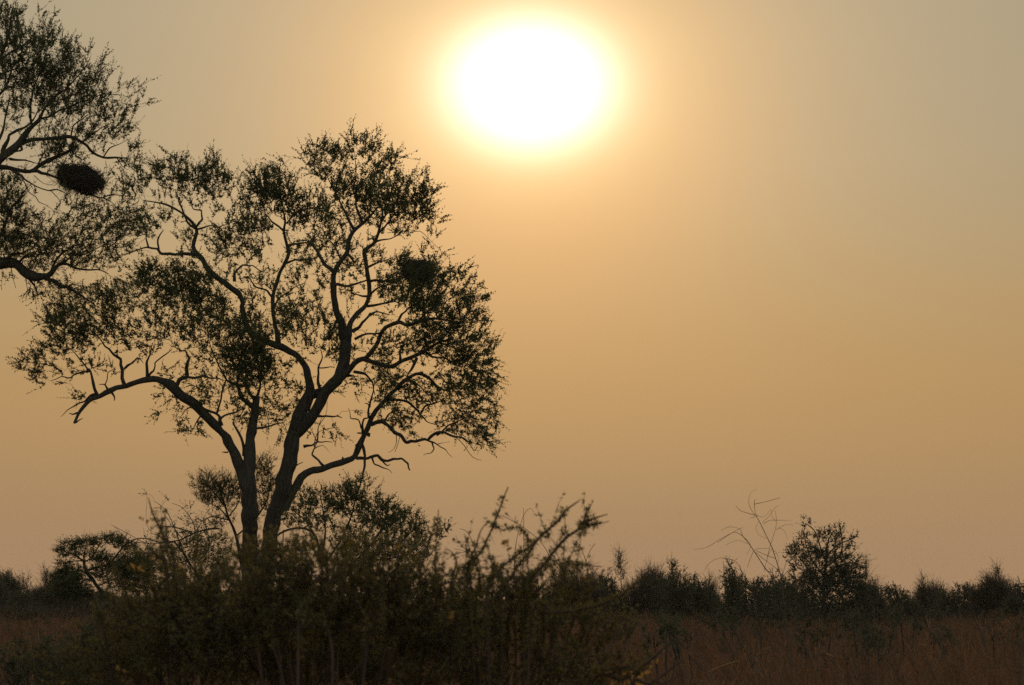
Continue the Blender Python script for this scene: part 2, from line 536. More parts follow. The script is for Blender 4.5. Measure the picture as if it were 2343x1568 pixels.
P.limb('fork', 'c', '650,1370,22 664,1290,15 708,1232,14 758,1182,13 776,1120,13 776,1050,13 766,980,13 754,905,14 750,862,13 800,822,9 832,760,8 850,690,6 885,640,4', slope=.35)
P.limb('mid', 'c', '240,1420,16 225,1330,13 207,1235,12 204,1150,12 224,1070,11 246,1000,11 280,930,10 300,880,10 290,830,9 272,750,8 280,680,6 262,610,4', slope=.4)
P.limb('side', 'd', '612,355,22 655,312,18 710,260,17 757,243,14 792,200,13 832,150,12 852,90,12 890,58,12 940,35,12 c:965,1285,11 1000,1305,10 1060,1287,9 1140,1262,8 1220,1270,6 1310,1285,4', slope=-.4)
P.limb('reach', 'd', '740,250,14 830,275,12 910,292,12 960,266,11 1030,236,11 1090,210,11 1132,185,9 1190,150,6 1270,125,4', slope=-.2)
P.limb('bough', 'd', '262,1130,34 296,1075,29 330,1020,28 372,950,25 430,912,22 500,893,20 580,868,18 650,848,17 690,828,18 712,770,18 742,718,17 770,660,17 792,600,15 832,540,14 872,490,14 930,432,12 980,382,12 1030,350,10 1080,335,9 1132,362,8 1180,410,6 1245,440,4', slope=.22)
def B(key, tagv, *paths, **k):
    for p in paths:
        P.limb(key + '_b', tagv, p, name='branch', parent=key, sides=6, cap=True, **{**dict(kink=.05, taper=.5), **k})
B('low', 'b', '578,930,10 555,870,9 535,790,7 500,750,5 440,680,4 400,640,3', '535,790,7 450,805,5 420,830,5 370,822,4 300,850,3',
  '742,875,12 726,790,10 715,720,9 650,660,7 600,610,5 560,560,4', '735,778,8 780,745,6 815,712,5 850,745,3', '872,838,10 867,745,8 890,690,5 900,640,4',
  '880,818,8 910,790,6 920,740,5 970,700,5 1020,660,4', '1045,885,13 1065,845,11 1110,825,10 1105,770,11 1122,710,9 1100,672,6 1060,660,4 1010,640,3',
  '1112,825,8 1200,820,6 1290,832,5 1350,850,4', '645,905,8 620,870,5 588,870,4', '622,875,4 640,800,3 690,770,2', '1312,1115,11 1302,1060,9 1250,1032,8 1200,1002,6 1160,960,4',
  '1303,1085,8 1340,1050,7 1400,1035,6 1450,1010,4', '1283,1045,7 1310,960,6 1330,880,6 1342,800,4', '660,895,10 680,945,6 676,968,3', '470,1035,7 432,1047,5 412,1040,4', '448,1095,6 470,1082,4 492,1070,3',
  '572,925,9 530,940,7 500,972,5 445,995,5 400,1022,4 360,1062,2', '1352,1272,5 1332,1272,5 1316,1270,4', '1150,990,6 1100,1020,4 1060,1075,2', '1200,1040,6 1160,1100,4 1130,1160,2')
B('stem', 'b', '1446,1290,12 1432,1190,8 1388,1110,6 1380,1068,3', '1456,1300,14 1463,1250,13 1466,1212,11', '1500,1010,16 1430,940,12 1405,870,9 1345,845,7 1300,765,7 1250,650,5 1232,580,4', '1405,870,7 1420,780,6 1440,700,5 1470,620,4')
B('stem', 'd', '115,660,7 180,650,6 240,630,6 275,625,4', '110,480,10 130,400,7 120,330,5 140,260,4', '102,500,10 60,440,7 45,380,5 60,300,4')
B('up', 'a', '1165,1362,8 1112,1322,6 1090,1270,6 1060,1200,5 1050,1150,4 1060,1080,3', '1165,1345,7 1198,1302,6 1192,1250,5 1145,1240,5 1140,1180,4', '1165,1362,6 1240,1340,5 1290,1352,4 1350,1330,3')
B('up', 'b', '1172,98,14 1120,96,10 1040,100,9 960,95,9 930,66,8 870,57,7 800,78,6 700,105,4', '945,80,6 935,10,6 970,-45,4', '880,60,6 866,10,5 872,-30,4', '1388,262,10 1395,205,8 1440,162,6 1500,165,5 1560,205,4')
B('mid', 'c', '204,1140,8 172,1098,6 108,1078,5 60,1015,5 0,1025,4', '284,937,7 340,915,6 440,910,5 500,890,3', '300,830,8 350,822,6 410,812,5 460,800,3', '272,745,7 200,690,6 170,650,4', '215,1200,7 260,1130,5 330,1080,4 400,1050,3', '285,700,6 340,640,5 400,590,3')
B('main', 'c', '566,985,13 510,940,10 480,882,9 450,840,7 405,800,6 360,790,4', '560,1088,13 590,1060,9 660,1070,9 722,1050,8 775,1032,7', '650,880,9 690,930,6 720,900,5', '612,915,8 580,850,6 540,800,4', '690,745,9 640,640,7 600,560,5 560,480,4 520,400,3 480,320,3', '740,700,8 700,600,6 680,500,5 700,380,4 690,280,3', '600,1262,10 560,1330,6 520,1300,4')
B('main', 'd', '492,440,11 475,372,8 476,300,7 500,240,5 490,180,4', '478,302,5 530,298,4 572,300,3', '465,585,10 500,589,6 540,588,6 590,587,6 617,599,4', '592,587,4 586,578,3', '385,768,9 440,760,6 470,740,5 520,738,4 562,743,3', '470,745,5 475,690,4 480,640,3 500,590,2',
  '505,884,9 478,850,7 440,815,6 452,780,5 470,742,4', '318,892,7 358,872,4 386,860,3', '640,345,14 668,348,9 692,352,6', '690,325,9 760,340,7 800,392,6 812,460,5')
B('fork', 'c', '764,1190,9 830,1180,7 900,1166,6 965,1180,4', '778,1045,10 850,1040,7 910,1052,5 980,1040,4', '756,862,9 830,802,6 905,790,4 980,745,3 1080,745,3 1180,840,2', '775,1120,8 830,1080,5 900,1060,4', '832,760,7 900,680,5 980,600,4 1050,520,3', '850,690,6 850,600,5 830,500,4 850,400,3', '765,960,8 830,930,6 920,900,4', '776,1130,7 700,1120,4 640,1160,3', '680,1340,13 720,1312,10 762,1262,8 820,1222,7 900,1242,5')
B('side', 'c', '942,1290,9 970,1240,7 1010,1200,6 1100,1150,4', '692,1385,10 750,1358,7 830,1352,6 880,1330,4', '1060,1285,7 1120,1220,5 1200,1150,4 1290,1080,3', '1140,1262,6 1220,1320,5 1300,1340,4 1400,1380,3')
B('reach', 'd', '1110,208,8 1150,235,7 1230,246,5 1300,290,4', '1062,240,10 1030,310,9 1000,352,7', '960,266,8 960,200,6 1000,150,4', '1190,150,6 1300,190,4 1390,240,3')
B('bough', 'd', '700,834,14 760,838,9 800,826,9 828,820,9 850,846,10 920,842,8 972,838,8 1006,872,9 1018,908,8', '852,848,6 872,872,5 888,882,4 901,872,3', '795,832,6 808,872,5 860,895,5 914,926,3', '735,760,11 752,820,8 750,880,8 735,950,7 722,985,6',
  '738,695,9 736,640,7 745,605,6 782,593,7', '732,662,6 715,610,4 668,600,4 654,538,2', '728,690,6 704,688,4', '790,640,14 820,625,12 850,621,12 890,645,11 930,685,11 970,705,11 1000,745,12 1050,736,11 1110,724,11 1140,738,9 1180,755,5 1230,785,4 1272,832,2',
  '1128,727,10 1180,686,9 1240,692,7 1320,712,6 1372,742,4 1440,760,3', '1150,745,5 1162,782,4 1145,806,3 1098,818,2', '872,492,11 940,490,8 1010,506,8 1050,540,7 1080,576,7 1120,620,5 1182,640,4', '1080,576,7 1110,530,6 1180,506,5 1260,500,4', '775,595,9 776,520,6 752,510,4', '779,535,7 802,440,4 812,380,3',
  '620,850,9 621,828,6', '700,765,10 703,752,7', '1010,370,7 1080,410,5 1160,470,4', '1180,700,6 1250,640,5 1340,600,4 1420,590,3', '870,620,7 900,570,5 960,550,4', '770,700,16 782,690,14')
TALL = '''b: 170,760,80,60,.5 240,790,60,60,.55 290,650,90,80,.55 330,540,90,80,.55 430,540,110,90,.65 560,470,120,90,.6 560,580,120,70,.55 420,640,110,50,.45 660,400,110,80,.65 720,520,110,90,.5 700,620,80,60,.4
860,230,80,70,.6 950,250,130,90,.8 1100,250,110,80,.7 900,350,120,70,.6 1080,350,120,80,.75 1220,330,110,100,.75 1250,440,120,90,.8 1080,480,120,80,.5 930,480,90,100,.45 900,600,90,50,.5 1050,590,100,60,.5 1170,580,90,70,.5 1330,560,110,90,.5
1450,600,100,100,.6 1440,740,100,80,.6 1530,680,90,120,.5 1280,650,90,60,.4 1340,770,60,60,.35 480,740,70,50,.4 370,770,60,40,.5 480,930,50,50,.35 300,860,70,30,.3 1010,780,60,60,.25 1190,760,70,60,.35 1150,870,90,60,.3
1000,950,60,60,.3 940,1030,30,30,.3 1050,1000,30,40,.3 1120,1110,60,60,.4 1190,1130,60,40,.35 1250,900,70,80,.35 1250,980,60,60,.35 1380,1030,80,50,.35 1440,1090,40,40,.4 1470,900,80,70,.45 610,740,60,60,.2 640,790,50,50,.15 800,680,90,40,.3 720,660,60,40,.3
a: 920,1030,90,50,.6 760,1060,90,70,.45 1020,1010,90,60,.7 1170,1050,110,70,.78 1270,1020,80,70,.65 1060,1110,90,60,.55 1290,1120,90,60,.55 1160,1170,110,50,.4 1390,1120,60,70,.4 1000,950,60,40,.45 1240,950,40,50,.4 880,1130,90,50,.4 760,1140,60,50,.35
830,1300,130,80,.45 960,1300,90,60,.35 1100,1380,60,60,.3 1370,1260,100,60,.35 1400,1350,110,70,.55 1380,1450,110,70,.55 1500,1400,90,80,.55 1270,1440,70,60,.35 1490,1500,80,60,.55 1300,1500,60,50,.4 1520,1100,60,80,.5 1500,1180,80,50,.45
c: 230,470,100,75,.8 250,560,110,70,.85 140,460,80,60,.65 250,375,35,60,.5 130,540,80,70,.55 350,600,90,60,.55 430,580,90,70,.65 340,660,90,60,.55 450,660,90,60,.65 100,640,80,60,.45 170,690,80,50,.4 60,720,60,60,.45
420,290,50,45,.45 520,280,90,60,.75 470,360,60,50,.55 600,310,60,50,.65 560,400,80,60,.55 690,260,70,70,.55 680,185,30,45,.35 790,230,80,45,.5 800,320,90,60,.55 880,330,70,50,.55 930,340,50,50,.5 640,470,90,60,.75 760,430,110,70,.6 860,470,90,70,.7 700,540,110,60,.8 830,570,120,60,.85
960,520,90,80,.6 1040,450,60,50,.5 1080,560,90,70,.6 1110,500,55,50,.4 1020,620,110,60,.8 1070,680,70,50,.6 900,640,100,60,.65 760,640,80,50,.45 820,700,100,50,.5 680,620,60,50,.45 940,720,90,40,.4 1160,660,50,50,.3 1180,760,50,60,.25 1240,890,40,40,.3 1180,850,50,40,.2
550,620,80,60,.45 520,720,80,80,.45 560,830,80,80,.5 450,800,70,60,.45 480,900,60,60,.35 380,860,70,50,.5 520,1010,50,70,.45 660,970,80,60,.5 720,890,80,60,.5 850,920,80,50,.35 950,930,70,40,.5 1140,1040,90,70,.8 1020,1050,100,60,.75 880,1080,80,60,.5 960,1110,110,60,.6 1110,1120,100,60,.7
1000,1180,110,60,.7 1200,1080,70,70,.55 1300,1080,80,80,.6 1350,1000,40,55,.4 1400,1100,50,60,.5 1250,1180,120,75,.65 1380,1190,80,70,.5 1110,1210,100,60,.65 1420,1140,45,50,.4 1180,1270,110,60,.55 1330,1270,100,70,.55 1410,1290,50,60,.4 1230,1340,110,60,.6 1100,1360,90,60,.4 1350,1370,100,60,.5 1060,1320,80,50,.4 1440,1400,60,60,.4
1200,1430,110,60,.6 1090,1430,80,60,.4 1330,1500,110,60,.65 1400,1520,70,50,.7 1490,1440,40,50,.35 840,1270,50,40,.35 900,1430,80,60,.35 830,1440,60,60,.35 330,1230,90,60,.5 300,1290,90,60,.6 380,1290,60,60,.5 370,1190,70,50,.35 440,1160,60,60,.35 120,1100,70,60,.3 120,1200,70,70,.45 100,1300,80,60,.55
60,1430,90,70,.45 150,1450,70,80,.4 290,1360,70,60,.45 450,1250,60,60,.3 560,1320,70,60,.5 560,1400,70,60,.55 500,1300,50,50,.35 600,1480,50,50,.4 430,1440,70,60,.25 400,1380,70,60,.25 400,1000,70,60,.35 340,1000,60,50,.3 640,1160,50,60,.2 700,1120,50,50,.25 640,720,50,40,.35
d: 60,130,110,100,.5 60,250,110,100,.7 130,330,110,95,.7 230,350,90,70,.5 30,380,80,80,.6 310,440,70,80,.4 200,520,90,60,.4 160,590,60,50,.35 270,600,55,60,.5 50,590,40,60,.4 540,180,60,60,.5 860,310,80,60,.35 900,350,80,55,.45 830,250,80,50,.35 930,180,90,60,.4 890,110,70,50,.35 1010,130,70,60,.35 960,400,70,50,.45 950,450,100,60,.55 1010,430,70,50,.45
1200,60,110,60,.5 1300,100,110,70,.55 1390,80,70,70,.4 1180,150,80,60,.4 1250,200,110,70,.55 1390,280,110,80,.8 1320,330,110,80,.75 1440,350,80,80,.75 1280,380,110,60,.65 1490,360,50,50,.5 1530,405,40,35,.5 1470,180,50,60,.35 1490,230,40,40,.35 1130,400,110,60,.35 1230,440,100,60,.55 1340,450,90,60,.5 1430,430,80,60,.5 1150,480,90,60,.4
1470,530,60,50,.6 1520,590,35,40,.5 1410,560,80,60,.5 1310,560,100,60,.55 1250,620,90,50,.45 1350,640,100,60,.6 1420,690,80,50,.6 1480,720,45,45,.4 1500,600,40,40,.4 1020,560,90,50,.4 990,610,80,50,.4 930,580,80,60,.35 1050,660,50,40,.3 880,560,60,50,.35 940,640,40,40,.3 870,440,60,60,.35 800,350,60,50,.3 700,400,60,50,.2 750,450,60,60,.12 560,690,60,30,.25 500,660,60,60,.12 530,760,50,30,.12 400,590,20,50,.4 420,640,40,50,.15 1490,745,50,30,.3
c:1070,930,100,40,.55 1160,990,60,50,.6 990,990,55,45,.5 1070,1040,110,35,.6 D:560,620,170,150,.05 420,700,230,100,.07 800,560,140,150,.05 880,820,180,110,.06 600,820,130,70,.09 330,560,130,90,.05 480,870,90,40,.07 640,950,50,50,.14 680,640,50,100,.07 980,640,80,60,.10'''
def droop(px, u):
    return np.where((px[:, 0] > 930) & (px[:, 1] > 840), -.25, np.where(px[:, 1] > 900, .15, u))
TB_ = [(x, y, rx, ry, d * (.8 if x > 1000 and y > 560 and y < 900 else 1)) for x, y, rx, ry, d in parse_blobs('b', TALL)]
P.grow(TB_, leaf=(.032, .066), width=.45, shoot=(.11, .36), spread=.6, dens=1.5, droop=droop, per=42, skip=('trunk',))
# thin hanging dead twigs under the right-hand limbs
def hang(plant, key, tagv, *paths):
    for p in paths:
        plant.limb(key + '_h', tagv, p, name='dead_twig', parent=key, sides=4, cap=False, material=plant.mats['twig'], wob=.3)
hang(P, 'bough', 'd', '1240,690,3 1300,720,2 1340,760,2 1390,830,1.5 1445,850,1.2', '1320,712,3 1370,750,2 1400,795,1.5', '935,690,3 940,730,2 925,780,1.5 890,805,1.2', '1180,755,3 1220,745,1.8 1255,740,1.2', '960,700,2.5 945,760,1.6 930,800,1.2')
hang(P, 'main', 'd', '480,640,3 520,580,2 530,500,1.2', '470,742,3 430,660,2 410,600,1.2', '455,780,3 500,760,2 540,800,1.2', '450,770,3 470,690,2 540,660,1.5 600,655,1.2')

# ------------------------------------------------------------------ the tree that leans in from the left edge
base = ground_at(-330, 49.0)
lt = thing('leaning_tree', 'dark fine-leaved tree reaching into the picture at the left edge, holding a nest', 'tree', base)
P = Plant(lt, 49.0, 8)
P.limb('trunk', 'a', '-1300,4700,85 -1240,4300,70 -1180,3700,62 -1100,3100,56 -980,2500,50 -800,2000,44 -600,1500,36 -400,1200,30', slope=0, name='trunk', sides=12)
P.limb('upper', 'a', '-420,1220,30 -240,1100,28 -60,1000,27 0,945,26 60,897,24 110,860,20 150,800,17 190,750,15 230,714,11 252,670,8 300,600,6 360,540,4', slope=-.1)
P.limb('inner', 'a', '-420,1250,24 -200,1040,18 -60,990,14 0,992,14 60,998,13 120,1015,12 180,1018,12 222,990,12 270,960,12 330,930,12 392,908,10 440,870,6', slope=.2)
P.limb('lower', 'b', '-1020,1300,40 -700,700,42 -400,330,42 -180,200,42 -60,165,40 0,160,38 50,150,32 100,160,30 140,200,32 190,226,30 260,232,22 300,212,18 350,162,12 400,158,8 452,180,8 520,190,6 592,190,4 642,216,3', slope=.15)
P.limb('spread', 'a', '105,862,16 180,830,13 260,826,12 350,820,11 420,812,10 480,842,9 520,870,8 550,905,8 612,936,7 690,935,6 765,940,3', slope=.25)
P.limb('crown', 'a', '-300,1130,22 -200,900,20 -120,700,18 -60,500,14 0,350,11 40,240,8 60,140,5 70,60,3', slope=-.2)
B('upper', 'a', '20,932,16 38,850,12 55,800,10 110,770,9 190,722,8 240,620,5', '120,862,9 130,890,7 90,902,5 40,905,4', '60,945,9 130,950,6 180,960,5 232,972,3', '230,714,8 300,690,6 400,640,5 500,600,4 600,560,3 700,560,2', '190,750,8 180,640,6 200,520,5 250,400,4 300,300,3', '300,600,6 400,520,5 480,430,4 540,330,2', '-60,1000,14 -10,840,10 30,700,7 60,560,5', '200,520,5 160,400,4 180,280,3 230,160,2')
B('crown', 'a', '-120,700,10 0,560,8 60,440,6 120,340,5 140,240,3', '-20,400,8 80,300,6 200,240,4 280,200,3', '-40,450,7 60,420,5 180,400,4')
B('inner', 'a', '190,1015,12 250,1030,9 320,1050,8 400,1090,7 460,1125,8 520,1155,7 570,1168,6 612,1172,6 642,1160,5 720,1160,4 805,1166,3', '60,1000,9 130,1042,6 172,1082,5 280,1130,5 340,1125,5 392,1150,4 430,1200,2', '222,988,6 250,930,4 270,880,3', '130,1060,4 170,1140,3 230,1200,3 330,1260,2', '612,1172,4 660,1200,3 700,1250,2')
B('spread', 'a', '480,842,6 540,800,5 600,760,4 680,720,3', '612,936,5 650,880,4 700,860,3 780,820,2', '420,812,6 440,740,5 520,680,4', '690,935,4 720,980,3 760,1010,2')
B('lower', 'b', '260,236,16 330,260,12 400,292,10 472,332,8 540,382,6 600,420,4', '150,215,10 200,280,6 222,342,4', '45,145,18 60,112,10 90,97,8 130,90,6 200,60,5 260,0,4', '300,210,9 340,120,7 420,60,5 520,0,4', '0,160,20 -40,60,12 20,-60,9 60,-160,7 130,-240,5 180,-300,4', '350,162,7 440,100,5 560,70,4 660,20,3', '100,165,10 160,100,6 240,80,4')
LEFTB = '''a: 30,200,90,120,.7 100,70,30,60,.3 40,60,35,50,.35 10,100,40,60,.5 110,230,80,80,.62 220,120,40,50,.3 240,230,80,80,.5 290,130,30,35,.35 200,320,100,90,.7 60,340,90,90,.6 330,260,70,60,.45 330,370,90,90,.7 430,280,50,60,.3 430,370,60,80,.5 250,470,100,70,.7 120,450,90,80,.6 20,450,60,80,.5 130,540,100,70,.55 280,560,100,80,.65 400,500,80,80,.6
520,440,60,80,.45 590,450,45,60,.55 560,330,35,55,.2 620,390,25,45,.3 530,540,90,70,.7 450,600,90,70,.65 330,640,90,60,.6 200,630,80,60,.45 60,600,70,80,.35 100,680,70,60,.35 600,620,80,50,.5 520,670,90,60,.5 650,720,90,50,.55 710,690,70,40,.5 760,660,50,40,.4 730,760,40,40,.45 660,780,60,40,.5 570,780,80,50,.4 430,720,80,60,.45 490,790,70,50,.5 380,780,60,40,.35 270,770,80,50,.22
790,590,60,55,.22 740,500,35,60,.18 830,530,35,35,.25 830,620,40,35,.25 680,560,40,40,.25 600,880,70,50,.2 780,850,50,50,.3 740,930,70,60,.3 810,900,40,50,.25 780,980,50,40,.35 310,880,70,50,.45 400,860,70,40,.45 250,870,50,40,.25
60,1040,60,40,.35 60,1170,90,90,.7 40,1260,100,80,.65 120,1250,80,60,.4 180,1310,80,60,.42 60,1350,90,70,.65 60,1450,110,70,.75 180,1450,110,60,.55 280,1420,100,70,.6 350,1350,90,50,.4 440,1260,70,50,.4 530,1290,100,60,.5 640,1310,100,70,.5 740,1290,90,60,.45 420,1450,110,70,.6 560,1420,110,70,.5 700,1400,110,60,.45 810,1350,90,60,.4 450,1540,110,50,.55 250,1530,110,50,.55 600,1520,100,60,.5 700,1500,80,50,.35 520,1190,40,40,.2 700,1190,60,50,.3
b: 40,60,60,50,.75 330,60,90,40,.55 150,120,50,50,.35 250,170,80,40,.65 430,130,80,40,.45 560,140,70,40,.4 660,165,30,15,.6 230,290,60,50,.55 330,310,90,50,.65 400,350,90,60,.55 420,420,110,70,.55 40,220,50,40,.2 500,300,80,40,.35 620,280,80,50,.35 730,270,70,50,.45 280,380,60,60,.42
a:372,900,75,42,.85 330,940,70,35,.7 300,1000,45,35,.45 630,1050,28,50,.3 480,975,80,25,.3 560,1140,60,22,.3 D:90,250,120,150,.07 120,520,150,80,.08 230,500,100,50,.07'''
def droopl(px, u):
    return np.where(px[:, 1] > 620, -.1, u)
P.grow(parse_blobs('a', LEFTB), leaf=(.032, .062), width=.38, shoot=(.12, .36), spread=.6, dens=1.45, droop=droopl, per=42, up=.75, skip=('trunk',))
hang(P, 'inner', 'a', '300,1130,2.5 360,1200,1.6 340,1260,1.2', '200,1040,2.5 260,1090,1.6 330,1100,1.2', '460,1130,2.5 440,1180,1.6 400,1230,1.2', '230,1010,2.5 300,1060,1.6 360,1120,1.2', '570,1170,2 620,1200,1.5 680,1230,1.1')
hang(P, 'lower', 'b', '150,215,4 155,260,2.5 165,320,1.5', '60,160,4 75,230,2 95,300,1.2', '10,165,3 20,230,2 60,240,1.2', '200,250,3 215,320,2 225,370,1.2')

# ------------------------------------------------------------------ twig nests
def nest(label, tagv, cx, cy, rx, ry, rot, Y, n, seed, group=None, extra=()):
    rng = np.random.default_rng(seed)
    x, y = topx(tagv, cx, cy); k = pscale(tagv) * Y / FPX
    c = at(x, y, Y)
    o = thing('bird_nest', label, 'nest', c, group)
    A = np.array([rx * k, min(rx, ry) * 1.05 * k, ry * k])
    ca, sa = math.cos(rot), math.sin(rot)
    # core: lumpy closed shell
    nu, nv = 24, 14
    u = np.linspace(0, 2 * math.pi, nu, endpoint=False); w = np.linspace(.02, math.pi - .02, nv)
    Uu, Ww = np.meshgrid(u, w)
    d = np.stack([np.sin(Ww) * np.cos(Uu), np.sin(Ww) * np.sin(Uu), np.cos(Ww)], -1)
    lump = .42 + .12 * np.sin(3 * Uu + 2 * Ww + rot) * np.sin(2 * Ww) + .08 * np.sin(7 * Uu - 3 * Ww) + .10 * np.cos(Uu - .6) * np.sin(Ww)
    v = d * lump[..., None] * A
    R = lambda q: np.stack([q[..., 0] * ca + q[..., 2] * sa, q[..., 1], -q[..., 0] * sa + q[..., 2] * ca], -1)
    i = np.arange(nu * nv).reshape(nv, nu)
    mb = MB(); mb.add(R(v).reshape(-1, 3), np.stack([i[:-1], np.roll(i, -1, 1)[:-1], np.roll(i, -1, 1)[1:], i[1:]], -1).reshape(-1, 4))
    mb.add(R(v)[0], np.arange(nu)[None, ::-1]); mb.add(R(v)[-1], np.arange(nu)[None])
    mb.build('core', NEST, o, smooth=True)
    # straws
    d = unit(rng.normal(size=(n, 3)))
    p = d * A * (rng.uniform(.45, .98, (n, 1)) * (1 + .14 * np.sin(4 * d[:, :1] + 5 * d[:, 2:] + rot * 9)))
    t = unit(np.cross(d, rng.normal(size=(n, 3))) + d * rng.uniform(-.1, 1.3, (n, 1)) + np.array([.25, 0, .1]))
    L = rng.uniform(.12, .42, (n, 1)) * (rx * k) / .45
    s = np.linspace(-.5, .5, 4)[None, :, None]
    PT = p[:, None] + t[:, None] * L[:, None] * s - d[:, None] * (s ** 2) * L[:, None] * .6
    mb = MB(); tubes(mb, R(PT), np.full((n, 4), .0035), 3)
    m_ = n // 13                                                    # loose straws that stick far out
    d2 = unit(rng.normal(size=(m_, 3)) * np.array([1.3, 1, .8])); p2 = d2 * A * .75
    t2 = unit(d2 + rng.normal(size=(m_, 3)) * .45 + np.array([-.2, 0, -.1])); L2 = rng.uniform(.08, .32, (m_, 1)) * (rx * k) / .45
    s2 = np.linspace(0, 1, 4)[None, :, None]
    P2 = p2[:, None] + t2[:, None] * L2[:, None] * s2 + np.array([0, 0, -1.]) * (s2 ** 2) * L2[:, None] * .3
    tubes(mb, R(P2), np.full((m_, 1), .003) * np.array([[1, .9, .7, .4]]), 3)
    q = mb.build('straw', NEST, o); q['kind'] = 'stuff'
    return o
nest('big oval shaggy twig nest hanging in the tree at the left edge', 'a', 470, 1062, 150, 82, math.radians(17), 48.9, 4200, 5)
nest('dark rounded twig nest high on the right side of the tall two-trunked tree', 'c', 1072, 978, 105, 66, math.radians(8), 52.6, 3400, 7)

# ------------------------------------------------------------------ shrubs round the tall tree
def leafy(name, label, Y, xbase, stems, blobs, seed, tagv, cat='shrub', leaf=(.03, .05), width=.5, dens=.7, mats=None, group=None, **k):
    base = ground_at(xbase, Y)
    o = thing(name, label, cat, base, group)
    p = Plant(o, Y, seed)
    if mats:
        p.mats.update(mats)
    for i, s_ in enumerate(stems):
        if i == 0:
            p.limb('trunk', tagv, s_, name='trunk' if 'tree' in name else 'stem', slope=0, sides=7)
        else:
            p.limb('limb%d' % i, tagv, s_, name='limb' if 'tree' in name else 'stem', sides=6)
    p.grow(parse_blobs(tagv, blobs), leaf=leaf, width=width, dens=dens, **k)
    return p
leafy('leafy_shrub', 'broad leafy shrub with an arching branch just right of the thick trunk', 51.0, 790,
      ['520,1900,14 500,1500,13 480,1100,12 470,800,12 455,650,12 430,570,12 400,520,11 378,450,10 330,402,9 260,385,9 190,395,9 120,425,8 60,470,5', '455,640,9 560,480,7 640,300,6 680,150,5 720,30,3', '430,560,9 450,400,6 430,250,5 410,140,3', '470,800,9 700,600,8 850,420,7 910,250,5 915,170,3', '600,690,8 900,600,6 1050,450,5 1170,330,3', '850,620,7 1050,580,5 1200,460,4 1320,390,2', '380,450,6 300,330,5 200,250,4', '395,500,6 300,520,4 200,540,3', '140,400,4 135,520,4 130,650,4'],
      '''f:430,200,110,80,.45 600,180,130,100,.65 680,90,60,80,.45 640,230,120,80,.62 750,40,25,50,.4 630,50,25,60,.35 440,110,25,50,.4 300,180,90,80,.4 260,270,110,80,.45 400,330,100,70,.55 200,300,60,60,.5 820,180,40,60,.4 910,220,50,60,.65 880,320,140,80,.72 780,300,90,60,.5 1000,330,80,80,.5 1080,330,80,50,.4 1150,340,40,40,.45 1020,450,130,90,.5 1200,460,90,50,.5 1300,400,50,35,.5 1110,560,100,70,.5 870,430,140,80,.5 700,420,100,90,.45 560,450,100,80,.45 980,600,140,80,.5 800,560,120,80,.5 650,600,120,80,.5
830,70,12,40,.25 300,500,80,50,.25 220,560,90,60,.35 480,850,260,120,.4 520,1100,300,140,.4''', 21, 'f', dens=2.0)
leafy('small_tree', 'small fine-leaved tree showing between and behind the thick trunks', 58.0, 570,
      ['1850,1500,12 1830,1000,12 1760,520,11 1720,380,10 1690,320,9 1662,230,8 1630,130,6 1600,40,4', '1690,320,6 1620,240,4 1540,200,3', '1662,230,6 1560,100,4 1480,40,3', '1740,450,7 1900,300,6 1980,150,5 2000,-20,3', '1690,300,5 1760,200,4 1780,80,3', '1700,330,5 1560,300,4 1500,340,3'],
      '''e:1480,50,70,40,.4 1540,30,70,50,.4 1620,60,90,70,.45 1600,130,110,80,.45 1520,150,70,50,.4 1700,150,80,90,.45 1560,200,80,40,.35 1950,30,70,80,.5 1960,150,60,90,.5 1930,-40,70,60,.45 1980,-90,60,50,.35 1900,250,60,70,.4 1640,330,90,50,.2 1550,300,80,60,.15 1760,60,60,70,.4''', 22, 'e', cat='tree', leaf=(.026, .042), width=.42, dens=2.0, per=24)
leafy('twiggy_shrub', 'thin tangled half-bare shrub left of the thick trunks', 50.0, 420,
      ['1560,1900,10 1500,1200,9 1480,800,8 1400,650,8 1350,560,7 1290,490,6', '1640,395,3 1590,388,6 1500,402,6 1420,430,6 1350,465,5 1290,482,5 1180,490,4 1100,468,4 1020,463,4 960,492,3 900,540,2', '1420,415,5 1380,408,5 1290,380,4 1180,370,3', '1350,560,4 1300,420,3 1240,280,2.5 1180,215,2 1140,190,1.5', '1400,600,4 1440,420,3 1400,300,2.5 1330,225,2 1270,205,1.5', '1290,490,3 1180,500,3 1060,490,2 950,430,2 820,362,1.2', '1100,500,3 960,480,2 890,420,1.5 840,370,1', '1350,470,3 1250,340,2 1190,235,1.5 1220,190,1 1260,165,1', '1400,500,3 1480,360,2 1540,250,1.5 1600,240,1', '1250,480,2.5 1120,420,1.6 1080,330,1.2 1085,180,1 1080,110,1'],
      '''e:1380,470,150,90,.32 1450,560,150,90,.5 1300,600,150,70,.35 1250,480,100,60,.2 1380,250,60,30,.2 1270,200,25,15,.2 1230,190,20,20,.25 1085,140,14,40,.3 1175,255,20,25,.3 1130,480,60,40,.12 1350,330,90,60,.12 1560,430,120,80,.4 1600,560,120,90,.5 1420,700,180,80,.5 1220,640,90,60,.3''', 23, 'e', leaf=(.028, .045), width=.55, dens=1.1, per=14)
